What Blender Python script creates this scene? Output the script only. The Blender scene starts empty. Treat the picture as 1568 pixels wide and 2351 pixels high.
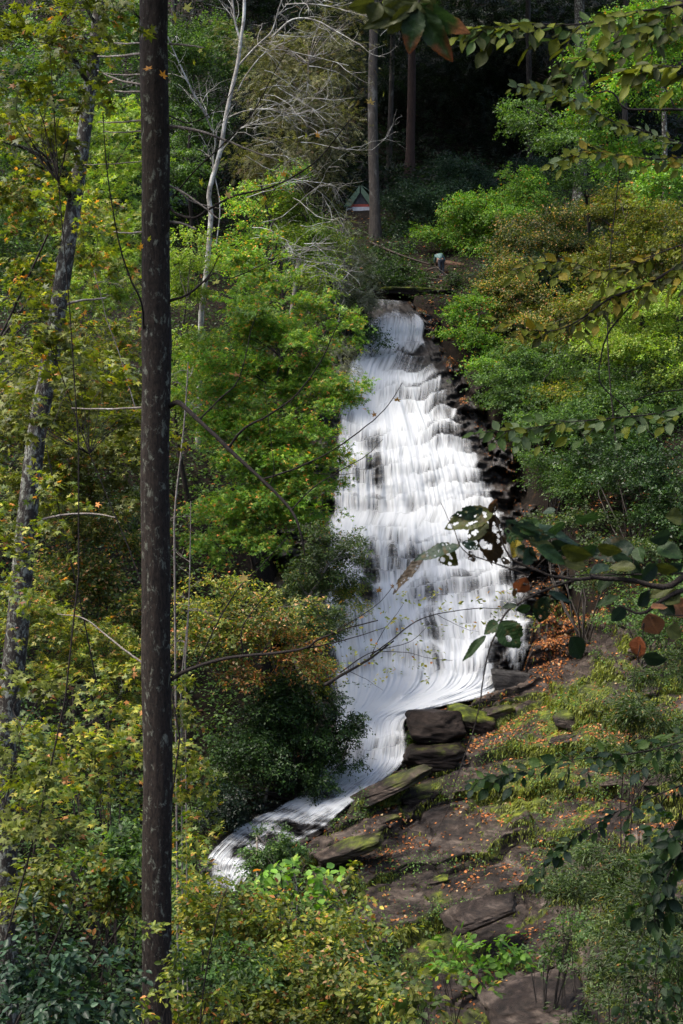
import bpy, math, random
import numpy as np
from mathutils import Vector, Matrix

scene = bpy.context.scene
C = scene.collection
R = math.radians

# ------------------------------------------------------------------ camera
PITCH = 4.0
cam_data = bpy.data.cameras.new('camera')
cam = bpy.data.objects.new('camera', cam_data)
C.objects.link(cam)
cam.location = (0, 0, 0)
cam.rotation_euler = (R(90 - PITCH), 0, 0)
cam_data.sensor_fit = 'VERTICAL'
cam_data.sensor_height = 36.0
cam_data.lens = 50.0
cam_data.clip_start = 0.1
cam_data.clip_end = 1200
cam_data.dof.use_dof = True
cam_data.dof.focus_distance = 52
cam_data.dof.aperture_fstop = 16
scene.camera = cam

# ------------------------------------------------------------------ world and sun
SUN_EL, SUN_AZ = 62.0, 256.0           # azimuth of the sun seen from the scene, clockwise from +Y
world = bpy.data.worlds.new("World")
scene.world = world
world.use_nodes = True
wn = world.node_tree
bg = wn.nodes['Background']
sky = wn.nodes.new('ShaderNodeTexSky')
sky.sky_type = 'NISHITA'
sky.sun_disc = False
sky.sun_elevation = R(SUN_EL)
sky.sun_rotation = R(SUN_AZ)
sky.air_density = 1.0
sky.dust_density = 4.0
wn.links.new(sky.outputs[0], bg.inputs[0])
bg.inputs[1].default_value = 0.115
sun_d = bpy.data.lights.new('sun', 'SUN')
sun_d.energy = 1.7
sun_d.angle = R(26)
sun_d.color = (1.0, 0.95, 0.87)
sun = bpy.data.objects.new('sun', sun_d)
C.objects.link(sun)
sd = Vector((math.sin(R(SUN_AZ)) * math.cos(R(SUN_EL)), math.cos(R(SUN_AZ)) * math.cos(R(SUN_EL)), math.sin(R(SUN_EL))))
sun.rotation_euler = sd.to_track_quat('Z', 'Y').to_euler()
scene.view_settings.view_transform = 'Standard'
scene.view_settings.look = 'None'
scene.view_settings.exposure = 1.85
scene.view_settings.gamma = 1.0
scene.view_settings.use_curve_mapping = False
scene.cycles.max_bounces = 8
scene.cycles.transparent_max_bounces = 12
scene.cycles.transmission_bounces = 4
scene.cycles.use_denoising = True

# ------------------------------------------------------------------ helpers: space
F = 3265.0
CX, CY = 784.0, 1175.0
fwd = np.array([0, math.cos(R(PITCH)), -math.sin(R(PITCH))])
upv = np.array([0, math.sin(R(PITCH)), math.cos(R(PITCH))])


def W(px, py, d):
    """the place at distance d (metres along Y) that lies in direction px, py"""
    px, py, d = np.broadcast_arrays(np.asarray(px, float), np.asarray(py, float), np.asarray(d, float))
    a = (px - CX) / F
    b = (CY - py) / F
    v = np.stack([a, fwd[1] + b * upv[1], fwd[2] + b * upv[2]], -1)
    return v * (d / v[..., 1])[..., None]


def proj(P):
    dep = P[..., 1] * fwd[1] + P[..., 2] * fwd[2]
    dep = np.where(dep < 0.1, 0.1, dep)
    return CX + F * P[..., 0] / dep, CY - F * (P[..., 1] * upv[1] + P[..., 2] * upv[2]) / dep


def _h(ix, iy, iz, s):
    n = (ix * 374761393 + iy * 668265263 + iz * 2147483647 + s * 974634777) & 0xffffffff
    n = ((n ^ (n >> 13)) * 1274126177) & 0xffffffff
    n = n ^ (n >> 16)
    return (n & 0xffff) / 65535.0


def vn(x, y, z=0.0, s=0):
    x, y, z = np.broadcast_arrays(np.asarray(x, float), np.asarray(y, float), np.asarray(z, float))
    xi, yi, zi = np.floor(x).astype(np.int64), np.floor(y).astype(np.int64), np.floor(z).astype(np.int64)
    fx, fy, fz = x - xi, y - yi, z - zi
    fx, fy, fz = [t * t * (3 - 2 * t) for t in (fx, fy, fz)]
    r = 0
    for dx in (0, 1):
        for dy in (0, 1):
            for dz in (0, 1):
                w = (fx if dx else 1 - fx) * (fy if dy else 1 - fy) * (fz if dz else 1 - fz)
                r = r + w * _h(xi + dx, yi + dy, zi + dz, s)
    return r


def fbm(x, y, z=0.0, s=0, o=4):
    r, a, t = 0, 1.0, 0
    for k in range(o):
        f = 2.03 ** k
        r = r + a * vn(np.asarray(x) * f, np.asarray(y) * f, np.asarray(z) * f, s + k * 7)
        t += a
        a *= 0.5
    return r / t


def sstep(a, b, x):
    t = np.clip((x - a) / (b - a), 0, 1)
    return t * t * (3 - 2 * t)


# ------------------------------------------------------------------ helpers: objects
def link(o, parent=None):
    C.objects.link(o)
    if parent is not None:
        o.parent = parent
    return o


def tag(o, label=None, cat=None, group=None, kind=None):
    if label: o['label'] = label
    if cat: o['category'] = cat
    if group: o['group'] = group
    if kind: o['kind'] = kind
    return o


def empty(name, loc, label, cat, group=None):
    o = bpy.data.objects.new(name, None)
    o.empty_display_size = 0.3
    o.location = [float(c) for c in loc]
    C.objects.link(o)
    return tag(o, label, cat, group)


def raw_mesh(name, V, Fc, mat, smooth=False, col=None, uv=None, attrs=None):
    """V (n,3); Fc (m,k) faces of one size"""
    V = np.asarray(V, np.float32)
    Fc = np.asarray(Fc, np.int32)
    me = bpy.data.meshes.new(name)
    k = Fc.shape[1]
    me.vertices.add(len(V))
    me.vertices.foreach_set('co', V.ravel())
    me.loops.add(Fc.size)
    me.loops.foreach_set('vertex_index', Fc.ravel())
    me.polygons.add(len(Fc))
    me.polygons.foreach_set('loop_start', np.arange(0, Fc.size, k, dtype=np.int32))
    if smooth:
        me.polygons.foreach_set('use_smooth', np.ones(len(Fc), bool))
    me.update(calc_edges=True)
    if col is not None:
        a = me.color_attributes.new('col', 'FLOAT_COLOR', 'POINT')
        cc = np.ones((len(V), 4), np.float32)
        cc[:, :3] = col
        a.data.foreach_set('color', cc.ravel())
    if uv is not None:
        l = me.uv_layers.new(name='UVMap')
        l.data.foreach_set('uv', np.asarray(uv, np.float32)[Fc.ravel()].ravel())
    for nm, arr in (attrs or {}).items():
        a = me.attributes.new(nm, 'FLOAT', 'POINT')
        a.data.foreach_set('value', np.asarray(arr, np.float32))
    if mat is not None:
        me.materials.append(mat)
    return me


def mobj(name, me, parent=None, world_verts=True):
    """mesh in world coordinates hung under a parent that stands at its own place"""
    o = bpy.data.objects.new(name, me)
    link(o, parent)
    if parent is not None and world_verts:
        o.location = -parent.location
    return o


class MB:
    """collects tubes and quads, in world coordinates"""
    def __init__(self):
        self.v, self.f, self.n = [], [], 0

    def add(self, V, Fc):
        self.v.append(np.asarray(V, float))
        self.f.append(np.asarray(Fc, int) + self.n)
        self.n += len(V)

    def tube(self, pts, rad, sides=8, seed=0, rough=0.0):
        pts = np.asarray(pts, float)
        n = len(pts)
        rad = np.broadcast_to(np.asarray(rad, float), (n,))
        T = np.gradient(pts, axis=0)
        T /= np.linalg.norm(T, axis=1)[:, None] + 1e-9
        ref = np.array([0, 0, 1.0]) if abs(T[0][2]) < 0.8 else np.array([1.0, 0, 0])
        U = np.cross(T, ref)
        U /= np.linalg.norm(U, axis=1)[:, None] + 1e-9
        V = np.cross(T, U)
        a = np.linspace(0, 2 * math.pi, sides, endpoint=False)
        r = rad[:, None] * np.ones(sides)
        if rough:
            r = r * (1 + rough * (fbm(np.cos(a)[None] * 1.5 + 5 + seed, np.sin(a)[None] * 1.5 + 5, np.arange(n)[:, None] * 0.35, seed, 2) - 0.5) * 2)
        P = pts[:, None] + U[:, None] * (np.cos(a) * r)[..., None] + V[:, None] * (np.sin(a) * r)[..., None]
        i = np.arange(n - 1)[:, None] * sides
        j = np.arange(sides)[None]
        j2 = (j + 1) % sides
        Fc = np.stack([i + j, i + j2, i + sides + j2, i + sides + j], -1).reshape(-1, 4)
        self.add(P.reshape(-1, 3), Fc)
        # caps
        tip = len(P.reshape(-1, 3))
    def empty(self):
        return self.n == 0

    def build(self, name, mat, parent=None, smooth=True, **k):
        me = raw_mesh(name, np.concatenate(self.v), np.concatenate(self.f), mat, smooth, **k)
        return mobj(name, me, parent)


def curve(pts, n=12):
    """smooth polyline through points"""
    pts = np.asarray(pts, float)
    if len(pts) < 3:
        t = np.linspace(0, 1, n)[:, None]
        return pts[0] * (1 - t) + pts[-1] * t
    P = np.vstack([2 * pts[0] - pts[1], pts, 2 * pts[-1] - pts[-2]])
    out = []
    m = len(pts) - 1
    for s in np.linspace(0, m - 1e-6, n):
        i = int(s)
        t = s - i
        a, b, c, d = P[i], P[i + 1], P[i + 2], P[i + 3]
        out.append(0.5 * (2 * b + (c - a) * t + (2 * a - 5 * b + 4 * c - d) * t * t + (3 * b - a - 3 * c + d) * t ** 3))
    return np.array(out)


def pathW(pts, n=20):
    p = np.array(pts, float)
    c = curve(p, n)
    return W(c[:, 0], c[:, 1], c[:, 2])


# ------------------------------------------------------------------ materials
def mat_new(name):
    m = bpy.data.materials.new(name)
    m.use_nodes = True
    nt = m.node_tree
    nt.nodes.clear()
    out = nt.nodes.new('ShaderNodeOutputMaterial')
    return m, nt, out


def N(nt, t, **k):
    n = nt.nodes.new(t)
    for a, v in k.items():
        if a == 'inp':
            for kk, vv in v.items():
                n.inputs[kk].default_value = vv
        else:
            setattr(n, a, v)
    return n


def ramp(nt, stops, interp='LINEAR'):
    r = nt.nodes.new('ShaderNodeValToRGB')
    r.color_ramp.interpolation = interp
    el = r.color_ramp.elements
    while len(el) > 1:
        el.remove(el[-1])
    el[0].position, el[0].color = stops[0][0], (*stops[0][1], 1)
    for p, c in stops[1:]:
        e = el.new(p)
        e.color = (*c, 1)
    return r


def mixc(nt, fac, a, b, mode='MIX'):
    m = nt.nodes.new('ShaderNodeMix')
    m.data_type = 'RGBA'
    m.blend_type = mode
    for s, v in ((0, fac), (6, a), (7, b)):
        if hasattr(v, 'is_linked') or hasattr(v, 'links'):
            nt.links.new(v, m.inputs[s])
        elif s == 0:
            m.inputs[0].default_value = v
        else:
            m.inputs[s].default_value = (*v, 1)
    return m.outputs[2]


def leaf_mat(name, rough=0.5, spec=0.5, trans=0.35):
    m, nt, out = mat_new(name)
    L = nt.links.new
    at = N(nt, 'ShaderNodeAttribute', attribute_name='col')
    geo = N(nt, 'ShaderNodeNewGeometry')
    p = N(nt, 'ShaderNodeBsdfPrincipled', inp={'Roughness': rough, 'Specular IOR Level': spec})
    # the underside of a leaf is paler
    c = mixc(nt, geo.outputs['Backfacing'], at.outputs['Color'], at.outputs['Color'])
    L(c, p.inputs['Base Color'])
    t = N(nt, 'ShaderNodeBsdfTranslucent')
    tc = mixc(nt, 1.0, at.outputs['Color'], (1.5, 1.6, 0.5), 'MULTIPLY')
    L(tc, t.inputs['Color'])
    mx = N(nt, 'ShaderNodeMixShader')
    mx.inputs[0].default_value = trans
    L(p.outputs[0], mx.inputs[1])
    L(t.outputs[0], mx.inputs[2])
    L(mx.outputs[0], out.inputs[0])
    return m


M_leaf = leaf_mat('leaf_matte', 0.55, 0.4, 0.4)
M_gloss = leaf_mat('leaf_waxy', 0.42, 0.28, 0.25)
M_dead = leaf_mat('leaf_dry', 0.7, 0.25, 0.25)


def big_leaf_mat():
    m, nt, out = mat_new('leaf_large')
    L = nt.links.new
    at = N(nt, 'ShaderNodeAttribute', attribute_name='col')
    tc = N(nt, 'ShaderNodeTexCoord')
    n = N(nt, 'ShaderNodeTexNoise', inp={'Scale': 38.0, 'Detail': 5.0})
    L(tc.outputs['Object'], n.inputs['Vector'])
    r = ramp(nt, [(0.3, (0.6, 0.6, 0.6)), (0.55, (1, 1, 1)), (0.72, (1.5, 1.2, 0.8))])
    L(n.outputs[0], r.inputs[0])
    c = mixc(nt, 1.0, at.outputs['Color'], r.outputs[0], 'MULTIPLY')
    p = N(nt, 'ShaderNodeBsdfPrincipled', inp={'Roughness': 0.5, 'Specular IOR Level': 0.22})
    L(c, p.inputs['Base Color'])
    b = N(nt, 'ShaderNodeBump', inp={'Strength': 0.5, 'Distance': 0.002})
    L(n.outputs[0], b.inputs['Height'])
    L(b.outputs[0], p.inputs['Normal'])
    t = N(nt, 'ShaderNodeBsdfTranslucent')
    L(c, t.inputs['Color'])
    mx = N(nt, 'ShaderNodeMixShader')
    mx.inputs[0].default_value = 0.35
    L(p.outputs[0], mx.inputs[1])
    L(t.outputs[0], mx.inputs[2])
    L(mx.outputs[0], out.inputs[0])
    return m


M_big = big_leaf_mat()


def bark(name, base, dark, lichen, amount=0.55, scale=6.0, stretch=0.25, lscale=9.0, rough=0.85, bump=0.02):
    m, nt, out = mat_new(name)
    L = nt.links.new
    tc = N(nt, 'ShaderNodeTexCoord')
    mp = N(nt, 'ShaderNodeMapping')
    mp.inputs['Scale'].default_value = (1, 1, stretch)
    L(tc.outputs['Object'], mp.inputs[0])
    n1 = N(nt, 'ShaderNodeTexNoise', inp={'Scale': scale * 4, 'Detail': 10.0, 'Roughness': 0.75})
    L(mp.outputs[0], n1.inputs['Vector'])
    r1 = ramp(nt, [(0.34, dark), (0.62, base)])
    L(n1.outputs[0], r1.inputs[0])
    mp2 = N(nt, 'ShaderNodeMapping')
    mp2.inputs['Scale'].default_value = (1, 1, 0.6)
    L(tc.outputs['Object'], mp2.inputs[0])
    n2 = N(nt, 'ShaderNodeTexNoise', inp={'Scale': lscale, 'Detail': 7.0, 'Roughness': 0.72, 'Distortion': 0.4})
    L(mp2.outputs[0], n2.inputs['Vector'])
    r2 = ramp(nt, [(amount, (0, 0, 0)), (amount + 0.1, (1, 1, 1))])
    L(n2.outputs[0], r2.inputs[0])
    c = mixc(nt, r2.outputs[0], r1.outputs[0], lichen)
    p = N(nt, 'ShaderNodeBsdfPrincipled', inp={'Roughness': rough, 'Specular IOR Level': 0.25})
    L(c, p.inputs['Base Color'])
    b = N(nt, 'ShaderNodeBump', inp={'Strength': 0.9, 'Distance': bump})
    L(n1.outputs[0], b.inputs['Height'])
    L(b.outputs[0], p.inputs['Normal'])
    L(p.outputs[0], out.inputs[0])
    return m


M_bark_near = bark('bark_dark_lichen', (0.042, 0.030, 0.022), (0.006, 0.0045, 0.004), (0.19, 0.20, 0.155), 0.555, 11.0, 0.35, 14.0, bump=0.04)
M_bark_grey = bark('bark_pale_lichen', (0.055, 0.045, 0.036), (0.010, 0.009, 0.008), (0.25, 0.26, 0.215), 0.50, 8.0, 0.5, 11.0, bump=.05)
M_bark_birch = bark('bark_white', (0.30, 0.28, 0.25), (0.06, 0.052, 0.045), (0.42, 0.42, 0.39), 0.5, 1.2, 0.8, 2.0)
M_bark_twig = bark('bark_twig', (0.034, 0.026, 0.021), (0.012, 0.009, 0.008), (0.09, 0.09, 0.08), 0.62, 8.0, 0.6, 10.0)
M_bark_pale = bark('bark_pale_twig', (0.25, 0.215, 0.185), (0.08, 0.068, 0.06), (0.33, 0.32, 0.30), 0.55, 8.0, 0.6, 6.0)
M_bark_forest = bark('bark_forest', (0.06, 0.05, 0.042), (0.02, 0.017, 0.015), (0.11, 0.105, 0.095), 0.55, 2.2, 0.3, 2.0)
M_bark_red = bark('bark_reddish', (0.05, 0.028, 0.022), (0.017, 0.011, 0.009), (0.06, 0.038, 0.03), 0.65, 2.2, 0.3, 2.0)


def rock_mat(name, base, dark, pale, wet=0.0, moss=True):
    m, nt, out = mat_new(name)
    L = nt.links.new
    tc = N(nt, 'ShaderNodeTexCoord')
    mp = N(nt, 'ShaderNodeMapping')
    mp.inputs['Rotation'].default_value = (0, R(16), 0)
    mp.inputs['Scale'].default_value = (0.5, 0.5, 3.2)
    L(tc.outputs['Object'], mp.inputs[0])
    n1 = N(nt, 'ShaderNodeTexNoise', inp={'Scale': 1.6, 'Detail': 10.0, 'Roughness': 0.68, 'Distortion': 0.3})
    L(mp.outputs[0], n1.inputs['Vector'])
    r1 = ramp(nt, [(0.3, dark), (0.5, base), (0.72, pale)])
    L(n1.outputs[0], r1.inputs[0])
    n2 = N(nt, 'ShaderNodeTexNoise', inp={'Scale': 0.5, 'Detail': 6.0, 'Roughness': 0.6})
    L(tc.outputs['Object'], n2.inputs['Vector'])
    r2 = ramp(nt, [(0.4, (0.55, 0.5, 0.5)), (0.6, (1.1, 1.05, 1.0))])
    L(n2.outputs[0], r2.inputs[0])
    c = mixc(nt, 1.0, r1.outputs[0], r2.outputs[0], 'MULTIPLY')
    nf = N(nt, 'ShaderNodeTexNoise', inp={'Scale': 7.0, 'Detail': 12.0, 'Roughness': 0.8, 'Distortion': 0.6})
    L(mp.outputs[0], nf.inputs['Vector'])
    rf = ramp(nt, [(0.36, (0.25, 0.25, 0.25)), (0.47, (0.85, 0.85, 0.85)), (0.6, (1.15, 1.12, 1.1)), (0.70, (2.9, 2.8, 2.7))])
    L(nf.outputs[0], rf.inputs[0])
    c = mixc(nt, 1.0, c, rf.outputs[0], 'MULTIPLY')
    p = N(nt, 'ShaderNodeBsdfPrincipled', inp={'Specular IOR Level': 0.10 + 0.10 * (wet < .38) + 0.35 * (wet > .6)})
    if moss:
        at = N(nt, 'ShaderNodeAttribute', attribute_name='moss')
        n3 = N(nt, 'ShaderNodeTexNoise', inp={'Scale': 3.5, 'Detail': 10.0, 'Roughness': 0.85})
        L(tc.outputs['Object'], n3.inputs['Vector'])
        ad = N(nt, 'ShaderNodeMath', operation='ADD')
        L(at.outputs['Fac'], ad.inputs[0])
        L(n3.outputs[0], ad.inputs[1])
        r3 = ramp(nt, [(0.0, (0, 0, 0)), (1.0, (1, 1, 1))])
        mr = N(nt, 'ShaderNodeMapRange', inp={'From Min': 0.72, 'From Max': 0.95})
        L(ad.outputs[0], mr.inputs[0])
        n4 = N(nt, 'ShaderNodeTexNoise', inp={'Scale': 2.5, 'Detail': 5.0})
        L(tc.outputs['Object'], n4.inputs['Vector'])
        mc = ramp(nt, [(0.38, (0.02, 0.024, 0.007)), (0.55, (0.06, 0.075, 0.011)), (0.68, (0.15, 0.17, 0.016))])
        L(n4.outputs[0], mc.inputs[0])
        c = mixc(nt, mr.outputs[0], c, mc.outputs[0])
    L(c, p.inputs['Base Color'])
    rr = N(nt, 'ShaderNodeMapRange', inp={'From Min': 0.35, 'From Max': 0.65, 'To Min': 0.62 - 0.42 * wet, 'To Max': 0.9 - 0.5 * wet})
    L(n2.outputs[0], rr.inputs[0])
    L(rr.outputs[0], p.inputs['Roughness'])
    hs = N(nt, 'ShaderNodeMath', operation='ADD')
    L(n1.outputs[0], hs.inputs[0])
    L(nf.outputs[0], hs.inputs[1])
    b = N(nt, 'ShaderNodeBump', inp={'Strength': 0.9, 'Distance': 0.06})
    L(hs.outputs[0], b.inputs['Height'])
    L(b.outputs[0], p.inputs['Normal'])
    L(p.outputs[0], out.inputs[0])
    return m


M_rock = rock_mat('rock_brown', (0.034, 0.026, 0.021), (0.008, 0.007, 0.006), (0.15, 0.125, 0.105), 0.35)
M_rock_wet = rock_mat('rock_wet_dark', (0.018, 0.015, 0.013), (0.006, 0.0055, 0.005), (0.045, 0.036, 0.031), 0.9)
M_rock_black = rock_mat('rock_black', (0.018, 0.014, 0.012), (0.007, 0.006, 0.0055), (0.055, 0.043, 0.037), 0.4)


def ground_mat():
    m, nt, out = mat_new('forest_floor')
    L = nt.links.new
    tc = N(nt, 'ShaderNodeTexCoord')
    n1 = N(nt, 'ShaderNodeTexNoise', inp={'Scale': 3.0, 'Detail': 8.0, 'Roughness': 0.7})
    L(tc.outputs['Object'], n1.inputs['Vector'])
    r1 = ramp(nt, [(0.35, (0.005, 0.0045, 0.003)), (0.55, (0.014, 0.010, 0.007)), (0.7, (0.034, 0.019, 0.010))])
    L(n1.outputs[0], r1.inputs[0])
    p = N(nt, 'ShaderNodeBsdfPrincipled', inp={'Roughness': 0.95, 'Specular IOR Level': 0.15})
    L(r1.outputs[0], p.inputs['Base Color'])
    b = N(nt, 'ShaderNodeBump', inp={'Strength': 0.8, 'Distance': 0.1})
    L(n1.outputs[0], b.inputs['Height'])
    L(b.outputs[0], p.inputs['Normal'])
    L(p.outputs[0], out.inputs[0])
    return m


M_ground = ground_mat()


def water_mat():
    m, nt, out = mat_new('falling_water')
    L = nt.links.new
    uv = N(nt, 'ShaderNodeUVMap', uv_map='UVMap')
    den = N(nt, 'ShaderNodeAttribute', attribute_name='foam')
    # gentle sideways wander of the strands
    wm = N(nt, 'ShaderNodeMapping')
    wm.inputs['Scale'].default_value = (3, 5, 1)
    L(uv.outputs[0], wm.inputs[0])
    wn_ = N(nt, 'ShaderNodeTexNoise', inp={'Scale': 1.0, 'Detail': 2.0})
    L(wm.outputs[0], wn_.inputs['Vector'])
    ws = N(nt, 'ShaderNodeVectorMath', operation='SCALE')
    L(wn_.outputs['Color'], ws.inputs[0])
    ws.inputs['Scale'].default_value = 0.05
    wa = N(nt, 'ShaderNodeVectorMath', operation='ADD')
    L(uv.outputs[0], wa.inputs[0])
    L(ws.outputs[0], wa.inputs[1])
    total = None
    for sc, w in (((15, 1.1, 1), 0.85), ((55, 2.2, 1), 0.8), ((160, 5.0, 1), 0.5)):
        mp = N(nt, 'ShaderNodeMapping')
        mp.inputs['Scale'].default_value = sc
        L(wa.outputs[0], mp.inputs[0])
        n = N(nt, 'ShaderNodeTexNoise', inp={'Scale': 1.0, 'Detail': 3.0, 'Roughness': 0.55})
        L(mp.outputs[0], n.inputs['Vector'])
        s = N(nt, 'ShaderNodeMath', operation='MULTIPLY_ADD')
        L(n.outputs[0], s.inputs[0])
        s.inputs[1].default_value = w
        s.inputs[2].default_value = -0.5 * w
        if total is None:
            total = s.outputs[0]
        else:
            ad = N(nt, 'ShaderNodeMath', operation='ADD')
            L(total, ad.inputs[0])
            L(s.outputs[0], ad.inputs[1])
            total = ad.outputs[0]
    al = N(nt, 'ShaderNodeMath', operation='ADD')
    L(total, al.inputs[0])
    L(den.outputs['Fac'], al.inputs[1])
    mr = N(nt, 'ShaderNodeMapRange', interpolation_type='SMOOTHSTEP', inp={'From Min': -0.05, 'From Max': 0.92})
    L(al.outputs[0], mr.inputs[0])
    d = N(nt, 'ShaderNodeBsdfPrincipled', inp={'Base Color': (0.53, 0.548, 0.56, 1), 'Roughness': 0.5, 'Specular IOR Level': 0.3})
    t = N(nt, 'ShaderNodeBsdfTranslucent', inp={'Color': (0.53, 0.548, 0.56, 1)})
    ms = N(nt, 'ShaderNodeMixShader')
    ms.inputs[0].default_value = 0.25
    L(d.outputs[0], ms.inputs[1])
    L(t.outputs[0], ms.inputs[2])
    tr = N(nt, 'ShaderNodeBsdfTransparent')
    mx = N(nt, 'ShaderNodeMixShader')
    L(mr.outputs[0], mx.inputs[0])
    L(tr.outputs[0], mx.inputs[1])
    L(ms.outputs[0], mx.inputs[2])
    L(mx.outputs[0], out.inputs[0])
    return m


M_water = water_mat()


def plain(name, col, rough=0.7, spec=0.3):
    m, nt, out = mat_new(name)
    tc = N(nt, 'ShaderNodeTexCoord')
    n = N(nt, 'ShaderNodeTexNoise', inp={'Scale': 6.0, 'Detail': 5.0})
    nt.links.new(tc.outputs['Object'], n.inputs['Vector'])
    r = ramp(nt, [(0.3, tuple(c * 0.75 for c in col)), (0.7, tuple(c * 1.15 for c in col))])
    nt.links.new(n.outputs[0], r.inputs[0])
    p = N(nt, 'ShaderNodeBsdfPrincipled', inp={'Roughness': rough, 'Specular IOR Level': spec})
    nt.links.new(r.outputs[0], p.inputs['Base Color'])
    nt.links.new(p.outputs[0], out.inputs[0])
    return m

# ------------------------------------------------------------------ the falls: course given by its two edges
ROWS = [  # left px, py, distance; right px, py, distance
    (862, 686, 75.2, 925, 690, 75.4), (848, 712, 74, 948, 710, 74), (838, 742, 72.8, 978, 738, 72.6), (832, 778, 72.2, 976, 778, 72.1),
    (815, 815, 70.8, 998, 812, 70.4), (788, 862, 69, 1022, 862, 68.3), (775, 920, 67, 1045, 920, 66.3),
    (762, 985, 65.2, 1085, 985, 64.4), (755, 1060, 63.4, 1118, 1070, 62.4), (750, 1165, 62.0, 1152, 1165, 60.6),
    (736, 1212, 59.7, 1168, 1208, 58.8), (733, 1290, 58, 1192, 1290, 57), (738, 1390, 56, 1216, 1390, 55),
    (748, 1480, 54, 1226, 1470, 53), (755, 1560, 52.6, 1205, 1562, 51.8), (765, 1608, 51.2, 1098, 1602, 50.8),
    (768, 1655, 50, 945, 1645, 49.6), (752, 1710, 49, 938, 1700, 48.6), (735, 1770, 48, 928, 1755, 47.6),
    (700, 1812, 47, 850, 1812, 46.6), (640, 1850, 46, 800, 1852, 45.5), (575, 1878, 45.2, 745, 1902, 44.5),
    (512, 1922, 44.4, 665, 1945, 43.5), (474, 1965, 43.6, 596, 1988, 42.6), (470, 2008, 43, 556, 2032, 42), (462, 2050, 42.4, 520, 2072, 41.5)]
RW = np.array(ROWS, float)


def course(vv):
    """vv in 0..len-1 -> interpolated rows (n,6)"""
    return curve_at(RW, vv)


def curve_at(pts, s):
    P = np.vstack([2 * pts[0] - pts[1], pts, 2 * pts[-1] - pts[-2]])
    s = np.clip(s, 0, len(pts) - 1 - 1e-6)
    i = s.astype(int)
    t = (s - i)[:, None]
    a, b, c, d = P[i], P[i + 1], P[i + 2], P[i + 3]
    return 0.5 * (2 * b + (c - a) * t + (2 * a - 5 * b + 4 * c - d) * t * t + (3 * b - a - 3 * c + d) * t ** 3)


NV = len(ROWS) - 1
# rows spread evenly by length on the picture of the course
_vv = np.linspace(0, NV, 2000)
_c = course(_vv)
_mid = (_c[:, :2] + _c[:, 3:5]) / 2
_s = np.concatenate([[0], np.cumsum(np.linalg.norm(np.diff(_mid, axis=0), axis=1))])
FLEN = _s[-1]


def v_at(s):
    return np.interp(s, _s, _vv)


def fall_points(u, s):
    """u across 0..1 (beyond = banks), s = arc px; returns px, py, base distance (grids)"""
    c = course(v_at(s))
    U = u[None, :]
    px = c[:, 0:1] * (1 - U) + c[:, 3:4] * U
    py = c[:, 1:2] * (1 - U) + c[:, 4:5] * U
    dd = c[:, 2:3] * (1 - U) + c[:, 5:6] * U
    return px, py, dd


def ledge(px, py, u, s):
    """rock steps: how far behind the mean slope the surface lies, and the phase of the step"""
    q = s / 88.0 + (px - 960) / 900 + 1.7 * fbm(px / 150.0, s / 210.0, 0, 3, 3) + 0.35 * vn(px / 22.0, s / 60.0, 0, 9)
    i = np.floor(q)
    f = q - i
    rnd = 0.35 + 0.9 * _h(i.astype(np.int64), (np.floor(px / 130.0)).astype(np.int64) * 0, 3, 5)
    st = np.where(f < 0.72, f / 0.72, 1 - sstep(0.72, 1.0, f))
    q2 = s / 17.0 + 2.2 * fbm(px / 40.0, s / 60.0, 2, 13, 3)
    f2 = q2 - np.floor(q2)
    st2 = np.where(f2 < 0.7, f2 / 0.7, 1 - (f2 - 0.7) / 0.3)
    return rnd * st * 1.25, 0.22 * st2, f, i


# ------------------------------------------------------------------ the lie of the land
CP = []
for r_ in ROWS[::2]:
    for u_ in (-0.25, 0.0, 0.5, 1.0, 1.2):
        CP.append((r_[0] * (1 - u_) + r_[3] * u_, r_[1] * (1 - u_) + r_[4] * u_, r_[2] * (1 - u_) + r_[5] * u_))
CP += [(1010, 632, 80), (900, 640, 79), (822, 488, 92), (862, 545, 86), (940, 395, 101), (893, 400, 106), (1215, 375, 110), (1328, 468, 85),
       (1437, 420, 96), (1525, 600, 76), (1180, 640, 78), (1100, 560, 83),
       (1150, 850, 66.5), (1300, 900, 66), (1240, 1100, 59.5), (1500, 1150, 55), (1568, 1380, 47), (1250, 1390, 53.6), (1400, 1500, 48), (1420, 1640, 45),
       (1568, 1800, 40), (1100, 1690, 48), (1200, 1800, 45), (1000, 1900, 44.6), (800, 1960, 43), (1200, 2080, 40.5), (1568, 2080, 35.5), (1300, 2300, 36.5),
       (1100, 2351, 35.5), (900, 2120, 40), (1568, 2351, 32),
       (640, 1250, 58.5), (650, 1000, 65), (740, 740, 73), (620, 1500, 53), (560, 1790, 48), (420, 1960, 45), (300, 1500, 50), (350, 1000, 61), (420, 640, 76), (100, 600, 74),
       (80, 1200, 50), (0, 1700, 38), (820, 600, 82),
       (700, 200, 112), (200, 200, 105), (1300, 200, 118), (100, -200, 138), (800, -200, 140), (1500, -200, 138), (-600, -200, 130), (2200, -200, 130)]
CP = np.array(CP)
PW = W(CP[:, 0], CP[:, 1], CP[:, 2])
PW = np.vstack([PW, [(0, 0, -1.7), (0, 10, -6.5), (-12, 2, -1), (12, 2, -2), (-10, 20, -8.5), (10, 20, -10.5), (0, 21, -11.8), (0, 29, -15.7), (-7, 31, -14),
                     (-15, 32, -9), (16, 28, -12.5), (-60, 40, 12), (60, 40, 10), (-80, 100, 42), (80, 100, 40), (0, 190, 82), (-80, 190, 90), (80, 190, 90),
                     (0, -40, 14), (-50, -30, 14), (50, -30, 12), (-25, 50, 0), (26, 45, -3), (-35, 75, 17), (38, 75, 15)]])


def _U(r2):
    return 0.5 * r2 * np.log(r2 + 1e-9)


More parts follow.
